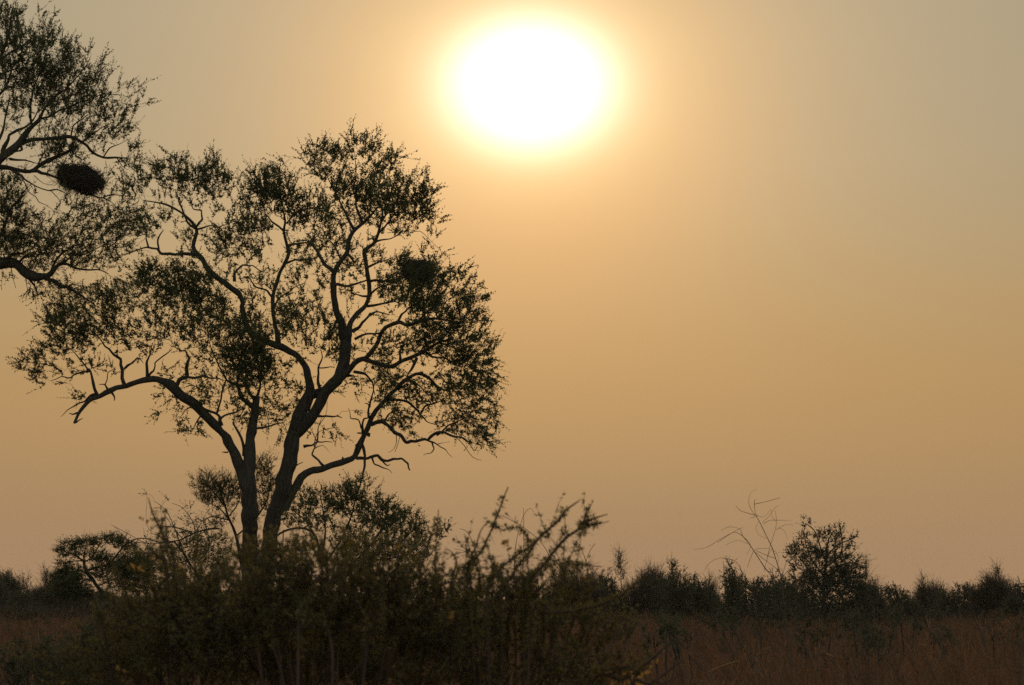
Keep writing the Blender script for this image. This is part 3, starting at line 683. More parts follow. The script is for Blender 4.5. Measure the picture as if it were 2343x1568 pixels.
leafy('umbrella_tree', 'low flat-topped thorn tree with a leaning trunk at the far left', 66.0, 300,
      ['900,1500,20 880,1200,18 845,1000,16 812,940,15 775,880,15 720,820,14 690,770,13 655,735,13 630,680,11 615,630,9 575,600,7 540,570,5', '648,700,8 720,675,7 800,660,7 850,600,7 885,555,6 930,500,5 960,480,3', '655,740,7 600,700,5 530,710,4 460,740,3', '700,780,7 640,765,6 590,800,5 540,790,4', '620,640,6 680,600,5 730,520,4 760,480,3', '800,660,5 880,690,4 980,640,4 1060,600,3', '615,630,5 540,630,4 470,650,3', '630,660,5 620,580,4 640,510,3', '720,815,6 800,780,5 900,740,4 1000,720,3'],
      '''e:470,560,55,30,.5 540,515,80,30,.55 640,488,80,25,.55 700,505,50,25,.5 820,472,70,25,.65 890,500,60,35,.6 960,530,45,40,.5 560,565,80,35,.35 480,650,60,28,.4 465,740,55,45,.6 530,720,60,40,.5 440,780,40,30,.4 560,755,50,30,.4 500,820,90,55,.45 650,600,90,30,.3 720,600,60,40,.45 800,640,90,45,.5 880,680,90,50,.5 960,620,80,45,.45 1050,600,80,45,.45 720,715,50,50,.5 840,750,90,60,.5 980,710,100,60,.5 600,850,80,40,.35 1060,680,90,60,.45 700,880,100,30,.3 560,880,90,30,.3 450,760,70,60,.5 500,840,100,60,.5 580,800,80,60,.45 560,700,70,40,.35 980,690,120,70,.5 1000,780,120,70,.5''', 24, 'e', cat='tree', leaf=(.03, .05), width=.45, dens=3.6, flat=.35, up=.15, per=20)

# ------------------------------------------------------------------ bushes along the skyline
def bush(label, x, top, wd, Y, seed, style, group, spikes=0, name='bush'):
    """x, top, wd: middle, top and width in picture units at distance Y; style: leafy / twiggy"""
    rng = np.random.default_rng(seed)
    gy = 1380 + EYE / Y * FPX * .999
    g = ground_at(x, Y)
    o = thing(name, label, 'bush', g, group)
    p = Plant(o, Y, seed)
    p.mats.update(leaf=GREEN if style == 'leafy' else DRYLEAF)
    top += (.03 if style == 'leafy' else .12) * FPX / Y; wd *= 1.12
    H = gy - top
    ns = 5 if wd > 70 else 4
    bl = []
    for i in range(ns):
        f = (i + .5 + rng.uniform(-.25, .25)) / ns * 2 - 1
        hx = x + f * wd * .42; hy = top + H * (.05 + .30 * f * f) + rng.uniform(0, .07) * H
        p.limb('s%d' % i, 'D', '%f,%f,%f %f,%f,%f %f,%f,%f' % (x + f * wd * .06, gy + 3, .045 * FPX / Y, x + f * wd * .22 + rng.uniform(-3, 3), gy - H * .4, .03 * FPX / Y, hx, hy, .008 * FPX / Y), name='stem', sides=5, step=12, slope=rng.uniform(-.5, .5))
        for k in range(5 if style == 'leafy' else 4):
            t = rng.uniform(.25, 1)
            bl.append((x + f * wd * (.2 + .25 * t) + rng.normal() * wd * .07, gy + (hy - gy) * t + rng.normal() * H * .03, wd * rng.uniform(.09, .17), min(H * .14, wd * .16) * rng.uniform(.7, 1.2), (.62 if style == 'leafy' else .34) * rng.uniform(.7, 1.25)))
    for k in range(24):
        t = rng.uniform(.18, .93 if style == 'leafy' else .85)
        bl.append((x + rng.uniform(-.5, .5) * wd * math.sqrt(max(1.04 - t * t, .08)) * (1.15 if t < .7 else 1), gy - H * t, wd * (.2 - .09 * t), H * .085, (.78 if style == 'leafy' else .5) * (1.1 - .25 * t)))
    for k in range(min(spikes, 1)):
        sx_ = x + rng.uniform(-.4, .4) * wd; sy = top - rng.uniform(.02, .14) * H
        p.limb('k%d' % k, 'D', '%f,%f,%f %f,%f,%f' % (sx_, top + H * .3, .014 * FPX / Y, sx_ + rng.uniform(-6, 6), sy, .004 * FPX / Y), name='stem', sides=4)
        for q_ in (.03, .07, .12, .17, .22):
            bl.append((sx_ + rng.normal() * wd * .015, sy + H * q_, wd * (.03 + .22 * q_), H * .035, .3))
    lf = (.05, .085) if Y > 75 else (.03, .05)
    if Y > 140:
        lf = (.08, .13)
    if style == 'leafy':
        p.grow(bl, leaf=lf, width=.5, dens=1.3, per=21, shoot=(.15, .32), twig_r=.006 * Y / 90)
    else:
        p.grow(bl, leaf=lf, width=.3, dens=1.2, per=6, shoot=(.25, .6), twig_r=.0065 * Y / 90, up=.9)
    return o
SK = 'bushes along the skyline'
bush('dark rounded bush with bare twigs above it at the left edge', -6, 1318, 120, 120, 31, 'leafy', SK, 3)
bush('bare twiggy crown rising behind the dark bush at the left edge', 30, 1300, 90, 150, 32, 'twiggy', SK, 2)
bush('sparse bush with a tall central sprig left of the flat-topped thorn tree', 125, 1322, 130, 130, 33, 'twiggy', SK, 2)
bush('low dark bush under the crown of the flat-topped thorn tree', 215, 1348, 150, 140, 34, 'leafy', SK)
bush('leafless mound of twigs with pale gaps, lowest behind the flat-topped thorn tree', 300, 1352, 130, 160, 35, 'twiggy', SK)
bush('twiggy bush showing behind the long bare thorn shoots', 1320, 1300, 130, 95, 36, 'twiggy', SK, 2)
bush('low leafy bush under the tips of the long thorn shoots', 1390, 1322, 120, 100, 37, 'leafy', SK)
bush('domed fine-twigged bush on the skyline right of the thorn shoots', 1470, 1282, 120, 100, 38, 'twiggy', SK, 2)
bush('slim upright leafy bush poking above its domed neighbours in mid skyline', 1548, 1264, 52, 92, 39, 'leafy', SK, 2)
bush('round dark bush at the foot of the slim upright one', 1560, 1320, 130, 98, 40, 'leafy', SK)
bush('small open bush left of the bright gap in the skyline', 1612, 1322, 70, 105, 41, 'twiggy', SK, 2)
bush('dense dark bush right of the bright gap, under the dead stalks', 1712, 1312, 150, 96, 42, 'leafy', SK, 1)
bush('little leafy sprig bush at the right rim of the bright gap', 1672, 1290, 40, 90, 43, 'leafy', SK, 1)
bush('dark bush filling the space between dead stalks and the small leafy tree', 1800, 1318, 120, 102, 44, 'leafy', SK)
bush('twiggy bush tight against the right side of the small leafy tree', 1985, 1302, 60, 100, 45, 'twiggy', SK, 1)
bush('dark dome-shaped bush right of the small leafy tree', 2040, 1336, 100, 115, 46, 'leafy', SK, 1)
bush('see-through twiggy bush left of the dense dark tuft on the right skyline', 2128, 1326, 70, 125, 47, 'twiggy', SK, 1)
bush('dense dark tufted bush, the most solid on the right skyline', 2188, 1328, 90, 118, 48, 'leafy', SK)
bush('low dark band-like bush beneath the see-through twiggy one', 2110, 1366, 150, 130, 49, 'leafy', SK)
bush('bare branching bush near the right edge with thin sticks above it', 2285, 1312, 110, 110, 50, 'twiggy', SK, 3)
bush('dark bush cut off by the right edge', 2345, 1334, 90, 105, 51, 'leafy', SK, 2)
bush('low dark bush under the bare branching one near the right edge', 2262, 1370, 140, 120, 52, 'leafy', SK)

bush('low brownish scrub bush across the foot of the small leafy tree', 1900, 1378, 190, 112, 53, 'twiggy', SK)
bush('low brownish scrub bush below the dead stalks, in front of the dense bush', 1700, 1386, 200, 110, 54, 'twiggy', SK)
bush('wide low scrub bush at the end of the long low thorn branch', 1500, 1386, 220, 112, 55, 'twiggy', SK)
bush('low brown twiggy scrub at the left edge behind the reddish grass', 60, 1386, 220, 118, 56, 'twiggy', SK)
bush('low brown twiggy scrub right of the small leafy tree', 2060, 1390, 200, 116, 57, 'twiggy', SK)
bush('low scrub bush on the right edge above the reddish grass', 2260, 1394, 200, 118, 58, 'twiggy', SK)

leafy('leafy_tree', 'small leafy tree standing out above the skyline right of the dead stalks', 84.0, 1885,
      ['480,1500,16 485,1100,14 482,850,12 490,740,10 500,640,9 500,560,7 520,470,5 560,410,3', '482,860,10 420,760,8 350,680,6 290,600,4', '485,800,9 580,700,7 660,650,5 740,660,4', '495,640,7 450,520,5 420,430,4 390,390,4 350,360,3', '505,600,6 580,520,5 650,490,4 740,450,2', '490,760,7 400,640,5 350,530,4 340,470,3', '500,680,7 600,600,5 620,500,4 610,420,3', '485,830,8 640,780,6 760,720,4', '482,850,8 330,790,6 260,770,4'],
      '''h:350,350,38,35,.45 335,400,18,20,.35 345,490,50,50,.6 300,560,80,50,.62 290,620,80,40,.65 370,590,70,70,.6 330,680,80,40,.55 450,450,45,45,.5 450,560,70,60,.55 520,470,60,60,.5 560,420,60,40,.45 620,410,25,30,.4 600,500,70,50,.55 520,600,80,60,.65 620,580,70,60,.6 680,480,40,22,.45 730,452,16,12,.3 480,680,90,60,.65 580,690,80,60,.65 660,660,70,50,.6 740,650,50,40,.5 700,720,90,50,.68 420,760,90,50,.55 550,780,100,60,.7 700,790,90,60,.7 350,730,60,40,.4 280,770,80,40,.45 600,850,140,50,.7 420,850,80,50,.55 760,830,60,50,.6 300,880,90,60,.6 420,920,110,60,.7 560,930,110,70,.75 700,900,100,70,.75 800,900,60,60,.6 480,1000,200,60,.7 480,780,120,60,.72 380,810,80,50,.65 610,780,110,70,.72 700,1000,150,60,.7''', 25, 'h', cat='tree', leaf=(.045, .075), width=.5, dens=1.5, per=21, mats=dict(leaf=GREEN), shoot=(.12, .26))

# ------------------------------------------------------------------ dead stalks
def sticks(name, label, cat, Y, xbase, tagv, paths, seed, material=WEED, group=None, k=1.0, part='stalk', base_path=True):
    o = thing(name, label, cat, ground_at(xbase, Y), group)
    p = Plant(o, Y, seed)
    gy = 1380 + EYE / Y * FPX
    for i, s_ in enumerate(paths):
        if s_.startswith('!'):
            p.limb('p%d' % i, tagv, s_[1:], name=part, sides=5, material=material, slope=.1, wob=.2, step=6)
        else:
            p.limb('t%d' % i, tagv, s_, name=part, sides=4, material=material, parent=None, wob=.2, step=6, cap=False)
    return p
sticks('dead_stalks', 'tall thin leafless stalks curving over the dense bush left of the small leafy tree', 'plant', 60.0, 1805, 'g',
       ['!1960,1700,4.3 1930,1200,3.7 1905,900,3.1 1890,770,3.1 1860,660,3.1 1822,540,3.1 1780,455,2.5 1730,350,2.5 1698,290,1.9 1688,215,1.9 1693,175,1.2', '1688,213,1.9 1760,198,1.6 1810,185,1.5 1882,164,1.2', '1700,300,1.9 1640,280,1.6 1590,265,1.6 1565,245,1.2 1550,222,0.99', '1690,295,1.6 1655,235,1.2 1645,180,1.2 1662,125,0.99 1705,98,0.87', '1712,305,1.4 1680,312,1.2 1648,320,0.99',
        '!1980,1600,3.7 1900,900,3.1 1840,780,3.1 1760,680,3.1 1684,562,2.8 1640,500,2.5 1600,452,2.5 1570,432,2.2 1530,425,1.9 1440,470,1.6 1350,527,1.5 1290,547,1.2 1228,550,0.93', '1600,452,1.9 1582,402,1.5 1540,386,1.2 1490,384,1.2 1440,410,0.87', '1412,500,1.6 1500,440,1.2 1560,405,1.2 1600,388,1.1',
        '!1760,1500,3.7 1680,900,3.1 1610,752,2.5 1572,670,2.2 1540,635,1.9 1500,625,1.9 1430,616,1.5 1370,640,1.2 1330,680,1.2 1310,722,0.87', '1850,620,1.9 1790,600,1.5 1700,560,1.6', '1890,740,1.9 1845,690,1.6 1760,625,1.5 1700,575,1.4', '1780,640,1.6 1802,540,1.5 1845,400,1.4 1852,330,1.2 1845,265,0.99', '1850,405,1.6 1895,376,1.4 1940,366,1.2 1982,368,0.99', '1868,392,1.2 1905,405,1.1 1925,440,0.99 1938,478,0.74', '1755,360,1.4 1800,335,1.2 1860,332,1.1 1968,338,0.81', '1745,352,1.2 1790,310,1.1 1850,235,0.99 1870,226,0.74', '1815,250,0.99 1818,300,1.1 1845,340,1.2', '1690,555,1.5 1720,545,1.2 1800,546,0.99', '1680,565,1.5 1650,640,1.2 1635,690,0.87', '1600,450,1.2 1660,520,1.2 1630,590,0.87', '1640,510,1.1 1560,485,0.99 1470,520,0.74', '1780,470,1.2 1720,440,1.1 1700,390,0.93 1720,340,0.74', '1895,760,1.9 1930,640,1.2 1985,560,0.87', '1900,755,1.9 1960,690,1.2 1985,660,0.87', '1822,545,1.6 1790,600,1.2 1760,720,0.99', '1835,560,1.2 1865,600,1.1 1862,690,0.81', '1690,285,1.1 1752,310,0.99 1810,255,0.74'], 61, material=TWIG)

sticks('dry_stalks', 'few very thin bent dry grass stalks rising among the long thorn shoots', 'plant', 44.0, 1225, 'f',
       ['!1890,1500,3 1900,900,3 1915,520,2.6 1912,240,1.4', '!1950,1500,3 1860,900,3 1850,560,2.4 1900,330,2 1945,248,1.8 1975,250,1.6 2010,300,1.2', '!1700,1500,3 1640,900,3 1560,560,2.4 1500,420,2 1440,390,1.4', '!2150,1500,3 2160,900,3 2110,620,2.6 2030,480,2.2 1880,360,2 1760,300,1.6', '!2420,1500,3 2400,800,3 2340,540,2.4 2270,470,1.6', '2370,640,2.2 2400,560,1.8 2440,500,1.3', '1560,560,2 1440,570,1.6 1340,620,1.2', '1640,900,2 1560,640,1.8 1480,560,1.5 1400,540,1.2'], 62, material=TWIG)

# ------------------------------------------------------------------ thorn bushes close to the camera
def thorn_bush(label, Y, xb, shoots, blobs, seed, leafmat, twigmat, group, dens=1.0, tuft=1.0, fan=16):
    o = thing('thorn_bush', label, 'bush', ground_at(xb, Y), group)
    p = Plant(o, Y, seed)
    p.mats.update(leaf=leafmat, twig=twigmat, bark=REDTWIG)
    rng = np.random.default_rng(seed + 100)
    gy = 1380 + EYE / Y * FPX
    lb, tbm = MB(), MB()
    # further stems fanning out of the same foot, up to the top of the leaf mass
    tops = sorted(parse_blobs('D', blobs), key=lambda b: b[1])
    shoots = list(shoots)
    for k in range(fan):
        b = tops[int(rng.uniform(0, .8) * len(tops))]
        tx, ty = b[0] + rng.uniform(-.9, .9) * b[2], b[1] - rng.uniform(-.3, 1.1) * b[3]
        mx_ = tx + (xb - tx) * .3 + rng.normal() * 16; my_ = ty + (1620 - ty) * .5
        shoots.append(('D', '%f,%f,2.0 %f,%f,1.4 %f,%f,1.0 %f,%f,.5' % (xb + (tx - xb) * .45, 1620, mx_, my_, (mx_ + tx) / 2 + rng.normal() * 8, (my_ + ty) / 2, tx, ty)))
    for i, (tg, s_) in enumerate(shoots):
        k = pscale(tg)
        q = parse_path(tg, s_)
        rows = [(x, y, r * (1.1 if i < len(shoots) - fan else 1.2)) for (x, y, r) in q]
        x0, y0 = rows[0][0], rows[0][1]
        path = '' if y0 < 1300 else '%f,%f,%f %f,%f,%f ' % (xb + (x0 - xb) * .15, gy + 10, rows[0][2] * 1.15, xb + (x0 - xb) * .6, (gy + y0) / 2 - 100, rows[0][2] * 1.05)
        path += ' '.join('%f,%f,%f' % r for r in rows)
        p.limb('s%d' % i, 'D', path, name='stem', sides=6, slope=rng.uniform(-.12, .12), wob=.15, step=10, dY=0 if y0 < 1300 else rng.uniform(-.6, -.1) if i < len(shoots) - fan else rng.uniform(-.45, .5), own_depth=y0 >= 1300)
        # leaf tufts and straight thorns along the last part of the shoot
        idx = [j for j in range(len(p.px)) if p.lid[j] == 's%d' % i and p.px[j][1] < 1480]
        for j in idx[:-3]:
            if rng.random() < (.6 if i < len(shoots) - fan else .5) * tuft:
                c = p.pos[j]; m_ = rng.integers(14, 30)
                ax = unit(rng.normal(size=(m_, 3)) + np.array([0, 0, .4]))
                leaves(lb, c + ax * .012 * rng.random((m_, 1)) - p.o, ax, rng.uniform(.012, .024, m_), rng.uniform(.004, .008, m_), rng)
            if rng.random() < .5:
                c = p.pos[j]; ax = unit(rng.normal(size=(2, 3)) * np.array([1, .6, 1])); L = rng.uniform(.03, .06, (2, 1))
                tubes(tbm, np.stack([c + ax * 0, c + ax * L], 1) - p.o, np.array([[.0016, .0004]] * 2), 3)
    f = lb.build('leaf_tufts', leafmat, o); f['kind'] = 'stuff'
    f = tbm.build('thorns', twigmat, o); f['kind'] = 'stuff'
    n = p.grow([(x, y, rx, ry, d * ((.55 if x > 1040 else .74) if y < 1335 else 1)) for x, y, rx, ry, d in parse_blobs('D', blobs)], leaf=(.014, .027), width=.44, dens=dens, per=45, shoot=(.08, .19), twig_r=.0022, up=.7, thick=1.2, spread=.5, thorn=.04, tufts=4, edge=.05)
    # a few dead, sunlit leaves
    db = MB()
    bl = parse_blobs('D', blobs)
    for _ in range(12):
        b = bl[rng.integers(len(bl))]
        c = at(b[0] + rng.normal() * b[2] * .5, b[1] + rng.normal() * b[3] * .5, Y + rng.normal() * .35)[None]
        m_ = int(rng.integers(1, 5))
        leaves(db, np.repeat(c, m_, 0) + rng.normal(size=(m_, 3)) * .012 - p.o, unit(rng.normal(size=(m_, 3))), rng.uniform(.02, .04, m_), rng.uniform(.012, .022, m_), rng)
    f = db.build('dead_leaves', DEAD, o); f['kind'] = 'stuff'
    return o
TB = 'thorn bushes in front'
thorn_bush('out-of-focus thorny bush with a bristly spike, in front of the flat-topped tree', 12.2, 420,
           [('e', '1290,900,9 1250,620,8 1200,430,7 1150,330,6 1115,240,5 1095,160,3'), ('e', '1240,800,8 1160,600,7 1080,520,4 1050,480,2'), ('e', '1300,800,8 1240,500,6 1225,380,4 1215,300,2'), ('e', '1000,1200,8 940,900,6 900,760,4 860,690,2'), ('e', '800,1300,8 720,1000,5 690,850,3'), ('e', '1500,1000,8 1440,700,6 1460,450,4 1450,340,2'), ('e', '1330,900,8 1370,720,6 1420,640,3')],
           '''D:260,1500,60,90,.7 330,1470,80,90,.85 300,1400,40,60,.5 350,1400,60,70,.75 420,1400,70,70,.85 350,1340,40,60,.5 390,1320,40,50,.5 330,1280,14,30,.35 352,1240,14,40,.35 372,1290,16,50,.4 335,1195,12,30,.3 440,1350,50,40,.6 400,1480,90,90,.9 470,1460,80,100,.9 300,1530,120,60,.85 480,1350,50,50,.6 420,1540,140,50,.9 200,1550,70,40,.8 120,1540,60,40,.6 170,1490,40,35,.45 250,1440,40,40,.4 300,1330,40,30,.25 450,1290,12,40,.3''', 71, OLIVE, REDTWIG, TB, dens=.7)
thorn_bush('large out-of-focus olive thorn bush hiding the foot of the tall tree', 11.6, 700,
           [('f', '100,1100,10 60,900,8 20,720,5 0,640,3'), ('f', '250,1200,10 330,900,8 420,700,6 470,560,4 500,470,2'), ('f', '760,1200,12 700,1000,10 600,850,8 560,760,6 540,600,4 530,500,2'), ('f', '900,1200,10 920,900,7 915,700,5 930,560,3'), ('f', '960,1200,9 1080,980,9 1200,890,8 1300,820,7 1400,770,5 1470,740,3'), ('f', '1200,1200,10 1160,900,8 1150,720,5 1165,650,3'), ('f', '500,1300,9 300,1000,7 180,800,5 130,660,3'), ('f', '-50,1200,9 -120,900,7 -150,700,4')],
           '''D:540,1320,70,50,.8 600,1300,70,40,.75 560,1270,40,30,.55 620,1265,40,25,.45 670,1290,60,40,.7 730,1300,60,50,.75 760,1265,40,30,.5 800,1290,60,50,.7 700,1250,25,30,.4 850,1300,60,50,.7 900,1310,60,50,.75 960,1310,40,50,.7 970,1280,20,30,.5 820,1240,25,25,.35 520,1400,90,80,.93 620,1380,100,80,.95 740,1380,100,80,.92 850,1390,90,80,.92 950,1390,70,80,.9 560,1490,120,90,.95 700,1490,120,90,.95 840,1490,120,90,.95 960,1490,90,90,.93 1020,1400,50,60,.8 1060,1500,60,70,.85 480,1420,50,60,.8 650,1540,200,40,.9 900,1540,200,40,.9''', 72, OLIVE, REDTWIG, TB, dens=.74, fan=30)
thorn_bush('out-of-focus thorn bush throwing long thorny shoots up to the right', 12.0, 1180,
           [('f', '1480,1100,9 1530,900,8 1520,780,7 1510,680,6 1560,620,7 1620,520,7 1680,390,6 1720,290,6 1760,180,5 1800,80,3'), ('f', '1500,900,7 1520,640,6 1560,520,5 1600,400,4 1650,340,2'), ('f', '1640,1000,8 1720,720,7 1850,600,7 1960,520,7 2080,410,7 2160,340,7 2220,260,6 2270,220,5 2330,180,3'), ('f', '1740,1000,9 1770,830,8 1850,700,8 1960,560,7 2050,420,5'), ('f', '1800,1100,10 1930,820,10 2060,660,9 2160,530,9 2240,445,9 2300,410,8 2350,360,7'), ('g', '395,392,8 440,345,6 520,310,5 590,290,3'), ('g', '400,385,7 480,375,5 550,355,4 600,338,2'), ('g', '370,400,6 420,320,6 430,260,6 425,230,4'), ('f', '1420,1200,8 1380,800,7 1420,640,6 1380,560,4 1330,540,2'), ('f', '1300,1100,8 1260,720,6 1270,480,4 1285,250,2.5'), ('g', '20,1060,9 200,1030,9 400,1000,9 560,955,9 700,890,8 800,810,7 880,760,6 940,710,3'), ('f', '1560,1100,8 1590,780,5 1500,500,3 1475,430,2'), ('g', '-20,900,7 60,760,7 200,660,5 400,670,5 545,680,2.5'), ('f', '2050,1200,9 2090,900,6 2120,780,4 2150,700,2.5')],
           '''D:1060,1300,30,40,.45 1045,1260,16,40,.4 1100,1320,50,40,.6 1130,1290,40,30,.5 1150,1260,30,30,.45 1190,1320,50,50,.6 1110,1250,16,20,.3 1240,1300,30,30,.4 1250,1250,25,30,.35 1300,1220,30,20,.3 1330,1195,25,20,.35 1290,1190,12,30,.4 1345,1190,10,25,.4 1200,1220,20,20,.35 1260,1340,60,40,.6 1310,1370,60,40,.55 1100,1400,80,70,.85 1200,1410,90,70,.85 1300,1420,80,60,.75 1380,1430,60,50,.5 1130,1500,110,80,.92 1260,1500,110,80,.88 1370,1500,70,70,.6 1200,1550,150,40,.85 1400,1550,70,40,.55 1090,1200,10,12,.2 1155,1230,14,40,.3 1330,1330,30,30,.4 1420,1480,40,50,.4 1180,1370,60,40,.6''', 73, OLIVE, REDTWIG, TB, dens=.5)
thorn_bush('out-of-focus thorn bush of slanting dark stems low in front of the red grass', 12.5, 1430,
           [('g', '560,1620,10 700,1530,9 850,1430,8 980,1320,6 1060,1250,3'), ('g', '760,1640,11 900,1560,10 1030,1470,8 1120,1400,6 1160,1370,3'), ('g', '480,1640,9 620,1480,6 800,1400,4 900,1350,2.5'), ('g', '900,1640,8 1000,1560,5 1120,1500,3')],
           '''D:1400,1560,60,30,.6 1450,1545,40,30,.45 1480,1560,50,20,.4 1420,1520,30,20,.25 1500,1520,20,12,.2 1350,1550,60,40,.6''', 74, OLIVE, REDTWIG, TB, dens=.3, fan=4)

# ------------------------------------------------------------------ low green bush, bottom left
def low_bush(label, Y, xb, blobs, seed, group=None, leafmat=GREEN, leaf=(.03, .05), dens=.9, cat='bush', stems=6, name='low_bush'):
    bl = parse_blobs('D', blobs)
    o = thing(name, label, cat, ground_at(xb, Y), group)
    p = Plant(o, Y, seed); p.mats.update(leaf=leafmat)
    gy = 1380 + EYE / Y * FPX
    rng = np.random.default_rng(seed)
    for i in range(min(stems, len(bl))):
        b = bl[i * len(bl) // stems]
        p.limb('s%d' % i, 'D', '%f,%f,%f %f,%f,%f %f,%f,%f' % (xb + rng.uniform(-20, 20), gy + 4, .02 * FPX / Y, (xb + b[0]) / 2, gy + (b[1] - gy) * .6, .014 * FPX / Y, b[0], b[1], .006 * FPX / Y), name='stem', sides=5, step=12)
    p.grow(bl, leaf=leaf, width=.45, dens=dens, per=24, twig_r=.003, shoot=(.08, .2))
LG = 'low green bushes in the grass'
low_bush('dark green leafy bush low at the bottom left, before the reddish grass', 24, 120, 'D:60,1540,60,40,.8 120,1520,50,40,.8 180,1500,50,40,.8 20,1555,50,30,.7 200,1540,60,50,.85 100,1490,30,25,.6 240,1480,40,40,.7 150,1560,80,40,.9 60,1500,30,30,.5', 81, LG, leaf=(.03, .05))
low_bush('dark green bush at the foot of the flat-topped thorn tree', 31, 270, 'D:250,1440,50,35,.75 300,1425,40,30,.7 220,1470,50,40,.75 340,1440,50,40,.7 280,1480,70,50,.8 260,1415,30,20,.5 200,1500,40,30,.6', 82, LG, leaf=(.035, .055))
low_bush('dark green bush standing alone in the grass below the small leafy tree', 34, 1990, 'h:700,1130,60,50,.6 780,1150,70,60,.65 830,1220,80,60,.7 860,1300,90,60,.7 900,1250,60,60,.6 1000,1120,25,60,.5 990,1180,25,50,.45 850,1380,110,60,.7 780,1270,60,50,.5', 83, LG, leaf=(.026, .042), dens=1.0)
low_bush('small dark bush in the reddish grass toward the right edge', 40, 2150, 'h:1300,1220,50,35,.6 1350,1200,50,40,.65 1400,1180,40,30,.5 1380,1240,60,40,.7 1480,1290,40,40,.5 1420,1150,25,40,.4', 84, LG, leaf=(.026, .042), dens=1.0)
low_bush('grey-green bush in the grass below the bright gap in the skyline', 36, 1610, 'g:1050,1100,50,40,.55 1010,1080,50,40,.5 1080,1130,60,40,.55 1180,1210,50,30,.45 1200,1240,50,30,.4', 85, LG, leaf=(.026, .042), dens=.9)
low_bush('dark bush right of the slanting stalks in the mid-right grass', 38, 1750, 'g:1480,1300,60,40,.5 1520,1330,60,40,.55 1460,1180,40,50,.35 1400,1000,30,40,.4', 86, LG, leaf=(.026, .042), dens=.9)

low_bush('brown scrubby clump left of the lone green bush, under the small leafy tree', 34, 1860, 'D:1840,1450,26,22,.5 1870,1440,30,24,.55 1900,1458,24,18,.5 1855,1480,40,20,.5', 110, LG, leafmat=DRYLEAF, leaf=(.04, .07), dens=1.0)
low_bush('brown scrubby clump at the bottom edge below the lone green bush', 25, 1930, 'D:1900,1545,30,20,.45 1940,1535,30,25,.5 1970,1550,30,20,.45', 111, LG, leafmat=DRYLEAF, leaf=(.035, .06), dens=1.0)
low_bush('dark scrubby clump between the lone green bush and the small dark bush', 44, 2085, 'D:2060,1425,26,18,.5 2090,1418,28,20,.55 2115,1430,22,16,.5', 112, LG, leaf=(.05, .08), dens=1.0)
low_bush('brown scrubby clump close to the right edge, behind the bottom corner sapling', 36, 2290, 'D:2270,1455,30,24,.5 2300,1445,30,24,.5 2330,1460,30,22,.5', 113, LG, leafmat=DRYLEAF, leaf=(.045, .07), dens=1.0)
low_bush('dark scrubby clump in the grass under the long low thorn branch', 34, 1520, 'D:1495,1455,28,24,.5 1525,1440,30,26,.55 1550,1460,26,20,.5 1500,1485,30,20,.5', 114, LG, leaf=(.04, .065), dens=1.0)
low_bush('brown scrubby clump at the left edge on top of the reddish grass', 70, 40, 'D:15,1415,30,16,.5 45,1408,34,18,.55 80,1418,30,14,.5', 115, LG, leafmat=DRYLEAF, leaf=(.05, .08), dens=1.0)

rs = np.random.default_rng(404)
ORD = 'first second third fourth fifth sixth seventh eighth ninth tenth eleventh twelfth thirteenth'.split()
spots = sorted(np.linspace(1350, 2320, 13) + rs.uniform(-34, 34, 13))
for k, sx_ in enumerate(spots):
    sy_ = rs.uniform(1392, 1436); w_ = rs.uniform(18, 44); Y_ = rs.uniform(58, 92); leafy_ = k % 2 == 0
    low_bush('%s %s scrub clump from the left along the far edge of the right-hand grass' % (ORD[k], 'dark' if leafy_ else 'brownish'), Y_, sx_,
             'D:' + ' '.join('%.0f,%.0f,%.0f,%.0f,%.2f' % (sx_ + rs.normal() * w_ * .6, sy_ + rs.uniform(-6, 34), w_ * rs.uniform(.5, .9), rs.uniform(12, 24), rs.uniform(.4, .65)) for _ in range(5)),
             500 + k, 'scrub clumps at the edge of the grass', leafmat=GREEN if leafy_ else DRYLEAF, leaf=(.05, .08), dens=1.0, name='scrub_clump')

# ------------------------------------------------------------------ bare sticks standing in the grass
ST = 'bare saplings in the grass'
def sapling(label, Y, tagv, paths, seed, r=1.0):
    Y = Y * .6
    q = parse_path(tagv, paths[0].lstrip('!'))
    xb = q[0][0]
    gy = 1380 + EYE / Y * FPX
    o = thing('bare_sapling', label, 'sapling', ground_at(xb, Y), ST)
    p = Plant(o, Y, seed)
    for i, s_ in enumerate(paths):
        rows = parse_path(tagv, s_.lstrip('!'))
        if s_.startswith('!'):
            rows = [(rows[0][0] + (rows[0][0] - rows[1][0]) * .3, gy + 3, rows[0][2] * 1.2)] + rows
        p.limb('s%d' % i, 'D', ' '.join('%f,%f,%f' % (u[0], u[1], u[2] * 1.35) for u in rows), name='stem' if s_.startswith('!') else 'branch', sides=5, wob=.2, step=8, material=TWIG, parent=None if i == 0 else 's0', slope=.1)
sapling('slanting bare sapling rising left of the green bush below the leafy tree', 45, 'h', ['!470,1600,7 400,1420,6 330,1230,5 270,1090,4 220,970,3', '400,1420,3 350,1320,2 345,1250,1.5', '330,1230,2.5 300,1120,1.8', '270,1090,2 280,1010,1.2'], 91)
sapling('bare sapling leaning left under the small open bush in mid grass', 47, 'g', ['!1370,1580,7 1280,1440,6 1180,1310,5 1110,1220,4 1085,1180,2', '1280,1440,3 1300,1360,2 1310,1320,1.2', '1180,1310,3 1190,1240,1.5'], 92)
sapling('long bare sapling leaning left below the dead stalks', 46, 'g', ['!1730,1580,9 1680,1440,8 1620,1300,6 1560,1200,5 1520,1130,3', '1680,1440,4 1700,1300,3 1720,1200,2', '1620,1300,3 1580,1290,2 1545,1240,1.4'], 93)
